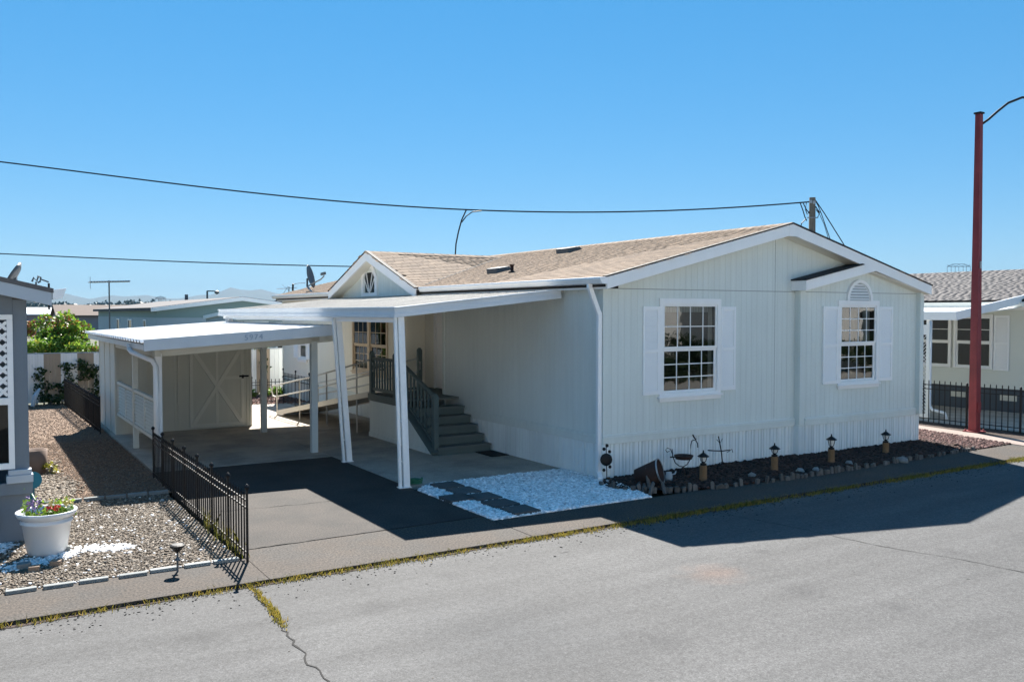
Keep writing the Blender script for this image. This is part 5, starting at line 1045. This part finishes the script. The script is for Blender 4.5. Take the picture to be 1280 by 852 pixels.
for i, (x0, wl, lb) in enumerate(((-34, 'bounce_white', 'unseen white home added across the street for bounce light, three lots from the gable'), (-20, 'bounce_white', 'unseen white home added for bounce light across the street from the blue house'), (-6.5, 'bounce_white', 'unseen white home added for bounce light across the street from the driveway'), (7.5, 'bounce_white', 'unseen white home added for bounce light across the street from the arched window'), (21.5, 'bounce_white', 'unseen white home added for bounce light and reflections across the street from the red lamp post'))):  # unseen row added, white and close, for bounce light and window reflections
    home('bounce_home', x0, x0 + 8.2, -32, -15.2, 3.3, 4.5, lb, wl, 'shingle_gray', 'Y', wl, [])
    hh_ = bpy.data.objects[[o.name for o in col.objects if o.name.startswith('bounce_home')][-1]]
    for u in (1.4, 5.2): MB().box(x0 + u, x0 + u + 1.5, -15.19, -15.15, 1.2, 2.7).build('window', 'glass_dark', hh_)
shrub_later = [((14.2 + 6 * k, -13.7, .9), (3.3, .55, 1.05), 'unseen dark hedge added across the street to darken window reflections, in front of the ' + t_) for k, t_ in enumerate(('home facing the arched window', 'gap between two white homes', 'home facing the red lamp post'))]  # unseen hedges added to darken the lower half of the window reflections
# antenna on a mast, far street lamps, far power tower
mp_ = away(137, 400, 33); mt2 = at(137, 352, 1, mp_.y); TA = thing('tv_antenna', (mp_.x, mp_.y, -.08), 'tall television antenna on a mast beyond the slat fence', 'antenna')
MB().tube([(mp_.x, mp_.y, -.08), (mp_.x, mp_.y, mt2.z + .05)], .028, 6).build('mast', 'dish_gray', TA)
a, b = at(112, 352.5, 1, mp_.y), at(162, 351.5, 1, mp_.y); MB().tube([a, b], .035, 5).build('boom', 'galv', TA)
for i in range(16):
    p = a.lerp(b, i / 15); h = .42 - .018 * i; MB().tube([p + Vector((0, -h, 0)), p + Vector((0, h, 0))], .018, 4).build('element', 'galv', TA)
MB().tube([a + Vector((.02, 0, -.25)), a + Vector((.02, 0, .2))], .009, 4).build('reflector', 'galv', TA)
q = away(385, 388, 55); 
c0_ = away(270, 372, 70)
for (x, y, yb, lb) in ((259, 366, 390, 'small grey street lamp far behind the teal gable'),):
    p = away(x, yb, 75); t = thing('far_street_lamp', (p.x, p.y, -.08), lb, 'street lamp'); top = away(x, 363.5, 75); MB().tube([(p.x, p.y, -.08), top], .08, 5).build('pole', 'dish_gray', t); e = away(271, 364, 75); MB().tube([top, e], .05, 5).build('arm', 'dish_gray', t); MB().lathe([(.05, -.25), (.2, -.15), (.2, 0), (.02, .08)], e, 8).build('lamp_head', 'dish_gray', t)
p = away(233, 391, 60); props(MB().tube([(p.x, p.y, -.08), away(233, 368, 60)], .12, 6).build('vent_stack', 'dish_gray', loc=(p.x, p.y, -.08)), 'short dark pole rising behind the teal gable', 'pole')
def tower(px0, px1, ytop, ybot, dist, label):
    cx = (px0 + px1) / 2; base = away(cx, 391, dist); t = thing('power_tower', (base.x, base.y, -.09), label, 'power tower'); mb = MB(); rr = dist * .00022
    L = lambda x, y: away(x, y, dist)
    for x in (px0, px0 + 5, px0 + 10, cx, px1 - 9, px1 - 5, px1): mb.tube([L(x, ytop + 4), L(x, ybot)], rr, 4)
    mb.tube([L(px0, ytop + 4), L(px1, ytop + 4)], rr * 1.3, 4); mb.tube([L(px0, ytop + 4), L(px0 + 7, ytop + 1), L(px1 - 7, ytop + 1), L(px1, ytop + 4)], rr, 4)
    for i in range(8):
        xa = px0 + (px1 - px0) * i / 8; xb_ = px0 + (px1 - px0) * (i + 1) / 8; mb.tube([L(xa, ytop + (4 if i % 2 else 1.5)), L(xb_, ytop + (1.5 if i % 2 else 4))], rr * .7, 4)
    mb.build('lattice_mast', 'tower', t)
tower(1184, 1213, 329, 391, 260, 'steel lattice power tower far beyond the neighbour roof'); tower(194, 207, 369, 391, 500, 'tiny power tower in front of the mountains')

# ================================================================== DISH AND ANTENNAS ON THE ROOF
DX_ = .25; c = at(385.5, 346, 0, DX_); foot = at(391, 366.5, 0, -.02)
SD = thing('satellite_dish', tuple(foot), 'grey satellite dish on the tan shingle roof beside the entry gable', 'satellite dish')
MB().lathe([(.001, 0), (.2, .02), (.36, .075), (.355, .085), (.19, .035), (.001, .015)], c, 24, (.80, -.55, .22)).build('reflector', 'dish_gray', SD, smooth=True)
k1 = at(384, 358, 0, DX_ - .05); MB().tube([c + Vector((-.03, .02, -.05)), k1, foot], .028, 8).build('mast', 'dish_gray', SD); MB().tube([k1, at(401, 349, 0, DX_ - .3), at(405, 345, 0, DX_ - .4)], .018, 6).build('arm', 'dish_gray', SD); mb = MB(); e = at(404, 342.5, 0, DX_ - .4); mb.bar(e + Vector((0, .14, 0)), e + Vector((0, -.14, .02)), .06, .07); mb.build('receiver', 'dish_gray', SD); MB().box(foot.x - .1, foot.x + .1, foot.y - .16, foot.y + .16, foot.z - .03, foot.z + .012).build('foot', 'black_iron', SD)
bp_ = at(366, 366, 0, 1.0); RA = thing('roof_antenna', (1.0, bp_.y, 3.45), 'thin spiky antenna and post behind the dish roof', 'antenna'); bp_.z = 3.4; MB().tube([bp_, at(366.3, 354.5, 0, 1.0)], .035, 6).build('mast', 'black_iron', RA)
b2_ = at(361, 367, 0, 1.6); MB().tube([b2_ + Vector((0, 0, -.1)), at(361.3, 358, 0, 1.6)], .018, 5).build('mast', 'dish_gray', RA); MB().tube([at(346, 361, 0, 1.6), at(371, 359.5, 0, 1.6)], .012, 5).build('boom', 'galv', RA)
mb = MB(); mb.tube([at(353, 356, 0, 1.6), at(361, 363, 0, 1.6)], .010, 4); mb.tube([at(354, 367, 0, 1.6), at(360, 358, 0, 1.6)], .010, 4); mb.build('element', 'galv', RA)
bb = on_roof(368, 366); MB().tube([at(366.5, 355.5, 0, 1.0), at(372, 354, 0, .8), at(381, 353.5, 0, .5)], .012, 5).build('cable', 'galv', RA)

# ================================================================== UTILITY POLE AND WIRES
UD = 33.0; pt_, pb_ = away(1015.5, 247, UD), away(1016, 391, UD)
UP = thing('utility_pole', (pt_.x, pt_.y, -.09), 'weathered wooden utility pole rising behind the gable ridge', 'utility pole')
MB().tube([(pt_.x, pt_.y, -.09), (pt_.x, pt_.y, pt_.z)], [.17, .115], 10).build('pole', 'pole_wood', UP)
mb = MB()
for px_, py_ in ((1012, 252), (1019, 253)): mb.bar(away(px_, py_, UD - .1), away(px_ + (3 if px_ < 1015 else -3), py_, UD - .1), .06, .12)
mb.build('clamp', 'galv', UP); MB().tube([away(1009, 272, UD - .2), away(1022, 272, UD - .2)], .02, 5).build('bracket', 'galv', UP)
for pts in (((1008, 252.5), (1007, 262), (1009, 268), (1012, 264)), ((1004, 254), (1008, 262), (1012, 267)), ((1000, 253), (1004, 264), (1006, 271), (1008.5, 276)), ((1020, 262), (1024, 267), (1022, 272), (1019, 272)), ((1019, 258), (1025, 266)), ((1007, 274), (1002, 279), (1001, 284))): MB().tube([away(x, y, UD - .2) for x, y in pts], .02, 5).build('drop_loop', 'cable', UP)
def cable(name, pts, r, label):
    P_ = [away(x, y, d) for x, y, d in pts]; 
    props(MB().tube(P_, r, 5).build(name, 'cable', loc=tuple(P_[len(P_) // 2])), label, 'cable')
def curve(ps, dist, n=40):
    xs_ = [p[0] for p in ps]; ys_ = [p[1] for p in ps]; c = np.polyfit(xs_, ys_, min(4, len(ps) - 1)); return [(x, float(np.polyval(c, x)), dist) for x in np.linspace(min(xs_), max(xs_), n)]
cable('overhead_cable', curve([(-150, 186), (0, 203), (150, 221), (300, 238), (450, 254.5), (582, 263), (700, 264.5), (850, 262.5), (990, 254), (1013, 252.5)], 33), .027, 'thick overhead cable running from the utility pole across the sky')
cable('drop_cable', [(583, 262, 33), (577, 275, 33), (573, 290, 33), (570, 305, 33), (568.5, 330, 33)], .028, 'drop cable hanging from the thick overhead cable to behind the roof')
cable('drop_cable', [(602, 263.5, 32.9), (590, 265, 32.9), (583, 270, 32.9), (577, 278, 32.9)], .022, 'short looped splice on the thick overhead cable')
cable('overhead_cable', curve([(-150, 312), (0, 317), (200, 326), (440, 333), (600, 336)], 33), .02, 'lower overhead cable passing behind the entry gable')
cable('guy_wire', [(1019, 251, 33), (1023, 258, 33), (1027, 268, 33), (1038, 300, 33), (1041, 330, 33)], .016, 'steep guy wire from the utility pole to the roof slope')
cable('guy_wire', [(1019, 250, 33), (1030, 266, 33), (1045, 290, 33), (1070, 330, 33)], .02, 'slanting guy wire from the utility pole, outermost')
cable('guy_wire', [(1020, 258, 33), (1030, 280, 33), (1034, 293, 33), (1042, 325, 33)], .012, 'thin guy wire inside the outer two at the utility pole')

# ================================================================== VEGETATION
def blobcloud(c, rad, n, shell=.55, clumps=14, cs=.34):
    """points gathered in clumps inside an ellipsoid"""
    cc = []
    while len(cc) < clumps:
        d = rng.normal(size=3); d /= np.linalg.norm(d); r = rng.uniform(shell, 1.0); cc.append(d * r * (1 - cs * .6))
    cc = np.array(cc); k = rng.integers(0, clumps, n); d = rng.normal(size=(n, 3)); d /= np.linalg.norm(d, axis=1)[:, None]
    p = cc[k] + d * (cs * rng.uniform(.45, 1.0, n) ** .5)[:, None] * rng.uniform(.7, 1.1, clumps)[k][:, None]
    return np.array(c)[None] + p * np.array(rad)[None]
def shrub(name, c, rad, n, sz, m, label, cat='bush', m2=None, f2=0.0, top2=True, stems=5, base=0.0, clumps=14, group=None, asp=.5):
    t = thing(name, (c[0], c[1], base), label, cat, group); P_ = blobcloud(c, rad, n, clumps=clumps); P_ = P_[P_[:, 2] > base + .02]
    if m2:
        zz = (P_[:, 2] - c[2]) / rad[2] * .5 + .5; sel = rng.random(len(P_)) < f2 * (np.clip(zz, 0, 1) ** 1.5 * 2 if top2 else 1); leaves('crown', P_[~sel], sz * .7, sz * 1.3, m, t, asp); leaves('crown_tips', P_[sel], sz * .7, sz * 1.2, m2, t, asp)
    else: leaves('crown', P_, sz * .7, sz * 1.3, m, t, asp)
    mb = MB()
    for i in range(stems):
        a = random.uniform(0, 6.28); e = Vector((c[0] + math.cos(a) * rad[0] * .5, c[1] + math.sin(a) * rad[1] * .5, c[2] + rad[2] * random.uniform(0, .6))); b_ = Vector((c[0] + math.cos(a) * .06, c[1] + math.sin(a) * .06, base - .02)); mb.tube([b_, b_.lerp(e, .5) + Vector((random.gauss(0, .05), 0, .08)), e], [.03, .02, .008], 5)
    mb.build('stem', 'pole_wood', t); return t
for c_, r_, l_ in shrub_later: shrub('reflection_hedge', c_, r_, 4500, .17, 'leaf_dark', l_, 'hedge', base=-.01, clumps=40)
shrub('photinia_bush', (-5.95, 19.6, 1.9), (1.05, .8, .9), 5200, .13, 'leaf_green', 'bushy green shrub with red new leaves above the slat fence', 'bush', 'leaf_red', .2, clumps=22, base=-.08)
shrub('leafy_bush', (-6.25, 18.5, 1.35), (1.35, .55, .62), 5200, .12, 'leaf_green', 'bright green leafy bush leaning over the white and tan slat fence', 'bush', 'leaf_yellow', .12, False, clumps=24, base=-.08)
shrub('leafy_bush', (-4.9, 18.5, 1.2), (.8, .5, .75), 2200, .11, 'leaf_green', 'loose green bush between the slat fence and the carport roof edge', 'bush', 'leaf_red', .35, clumps=14, base=-.08)
shrub('yellow_shrub', (-8.0, 23.5, 1.5), (.8, .6, .55), 1500, .12, 'leaf_yellow', 'yellow green shrub behind the leafy bush', 'bush', base=-.08)
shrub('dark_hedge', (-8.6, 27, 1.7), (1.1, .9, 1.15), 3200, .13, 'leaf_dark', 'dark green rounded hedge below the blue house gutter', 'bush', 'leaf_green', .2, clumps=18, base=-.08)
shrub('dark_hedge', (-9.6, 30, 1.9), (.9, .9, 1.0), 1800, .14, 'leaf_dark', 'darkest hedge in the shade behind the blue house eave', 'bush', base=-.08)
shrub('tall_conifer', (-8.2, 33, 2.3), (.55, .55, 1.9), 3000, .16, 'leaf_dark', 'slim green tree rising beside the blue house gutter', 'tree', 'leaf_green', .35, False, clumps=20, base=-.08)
shrub('red_shrub', (-7.1, 24, 2.0), (.7, .6, .75), 1400, .12, 'leaf_red', 'reddish shrub in front of the dark hedge', 'bush', 'leaf_green', .4, False, base=-.08)
shrub('fence_vine', (-1.6, 17.9, 1.6), (.75, .3, .35), 1100, .13, 'leaf_dark', 'leafy vine hanging over the fence behind the carport', 'vine', 'leaf_green', .35, False, base=-.05)
shrub('fence_vine', (-.55, 17.8, 1.7), (.55, .3, .42), 900, .13, 'leaf_green', 'green vine over the fence beside the far window', 'vine', 'leaf_yellow', .2, False, base=-.05)
vl = ['climbing vine with dark leaves on the first white stripe of the slat fence', 'climbing vine low on the tan stripe of the slat fence', 'climbing vine on the middle white stripe of the slat fence', 'climbing vine high on the tan stripe next to the shed', 'climbing vine on the last white stripe next to the shed', 'sprig of leaves on the cream slats behind the carport']
for i, (x, zs0, zs1, n) in enumerate(((-6.75, .1, 1.05, 190), (-6.25, .05, .6, 200), (-6.05, .3, 1.2, 150), (-5.7, .7, 1.25, 150), (-5.35, .15, 1.1, 220), (-.35, .75, 1.15, 40))):
    t = thing('climbing_vine', (x, 17.5, -.004), vl[i], 'vine'); P_ = []
    pth = [Vector((x + random.gauss(0, .06), 17.5, zs0 * 0 + (zs1) * j / 6)) for j in range(7)]
    for k in range(n): z = random.uniform(zs0, zs1); j = min(5, int(z / zs1 * 6)); P_.append((pth[j].x + random.gauss(0, .09), 17.48 + random.gauss(0, .03), z))
    leaves('leaf_cluster', np.array(P_), .07, .13, 'leaf_dark', t, .7); MB().tube(pth, .008, 4).build('stem', 'pole_wood', t)
for i, (x, y) in enumerate(((-6.6, 17.2), (-5.7, 17.2), (-3.6, 16.6), (-2.4, 16.4), (-1.2, 16.4), (-.4, 16.2))):
    shrub('low_plant', (x, y, .14), (.34, .22, .2), 260, .09, 'leaf_dark' if i < 2 else 'leaf_green', ['low dark plant at the foot of the slat fence near the blue house', 'low dark plant at the foot of the slat fence near the shed', 'low green plant in the rear stone bed nearest the shed', 'low green plant in the rear stone bed, second from the shed', 'low green plant in the rear stone bed, third from the shed', 'low green plant in the rear stone bed by the far corner of the home'][i], 'plant', base=-.004, clumps=6, stems=3)
PPs = gr(57, 590); shrub('weed_clump', (PPs.x + .0, 5.2, .08), (.22, .2, .12), 120, .06, 'leaf_yellow', 'small yellowish weed in the brown chips beside the brown pot', 'plant', base=-.004, clumps=5, stems=2)
wc = thing('bent_board', tuple(at(40, 498, 1, 16.6)), 'pale curved board leaning at the foot of the slat fence', 'board'); wc.location.z = 0; ORG[wc.name].z = 0
MB().tube([(-7.05, 16.9, .02), (-6.98, 16.95, .3), (-6.85, 17.1, .5)], [.05, .07, .03], 6).build('board', 'slate_light', wc)

# far wood and mountains
n = 16000; ang = rng.uniform(-.42, .12, n); D_ = rng.uniform(1300, 1600, n)
hw_ = 15 + 2.5 * np.sin(ang * 60) + 1.5 * np.sin(ang * 173 + 1) + rng.uniform(-2, 5, n) * (rng.random(n) < .3)
hx = YAW + ang - .12; P_ = np.stack([CAM.x + np.sin(hx) * D_, CAM.y + np.cos(hx) * D_, rng.uniform(0, 1, n) * hw_], -1)
props(leaves('far_wood', P_, 3.5, 6.5, 'far_wood', None, .7), 'dark line of far trees below the mountains', 'wood', None, 'stuff')
mv = []; mf = []; NM = 160; rowsM = 5
for i in range(NM):
    a = YAW - .75 + 1.7 * i / (NM - 1); px_ = 640 + FPX * math.tan(max(-1.2, min(1.2, a - YAW)))
    hgt = 22 + 4.5 * math.sin(px_ * .021 + 1.2) + 3 * math.sin(px_ * .047) + 1.5 * math.sin(px_ * .13 + 2) + 1.0 * math.sin(px_ * .31)
    for j in range(rowsM):
        t = j / (rowsM - 1); D_ = 6500 + 1500 * t; z = (hgt / FPX) * 8000 * (t ** .8) * (1 + .10 * math.sin(i * .9 + j * 2.1) * (1 - t)); mv.append((CAM.x + math.sin(a) * D_, CAM.y + math.cos(a) * D_, z - 2 if j else -5))
for i in range(NM - 1):
    for j in range(rowsM - 1): k = i * rowsM + j; mf.append((k, k + rowsM, k + rowsM + 1, k + 1))
props(MB().add(mv, mf).build('mountains', 'mountain', smooth=True), None, None, None, 'structure')
# the air: thin even haze over everything, sky outside
hz = bpy.data.materials.new('haze'); hz.use_nodes = True; nt = hz.node_tree; nt.nodes.remove(nt.nodes['Principled BSDF'])
pv_ = nt.nodes.new('ShaderNodeVolumePrincipled'); pv_.inputs['Color'].default_value = (0.15, 0.29, 0.45, 1); pv_.inputs['Density'].default_value = 0.00007; pv_.inputs['Anisotropy'].default_value = 0.2
nt.links.new(pv_.outputs[0], nt.nodes['Material Output'].inputs['Volume']); MATS['haze'] = hz
if True:
    props(MB().box(-11000, 11000, -11000, 11000, -6.5, 330).build('haze', 'haze'), 'thin pale air over the whole place', 'haze', None, 'stuff')
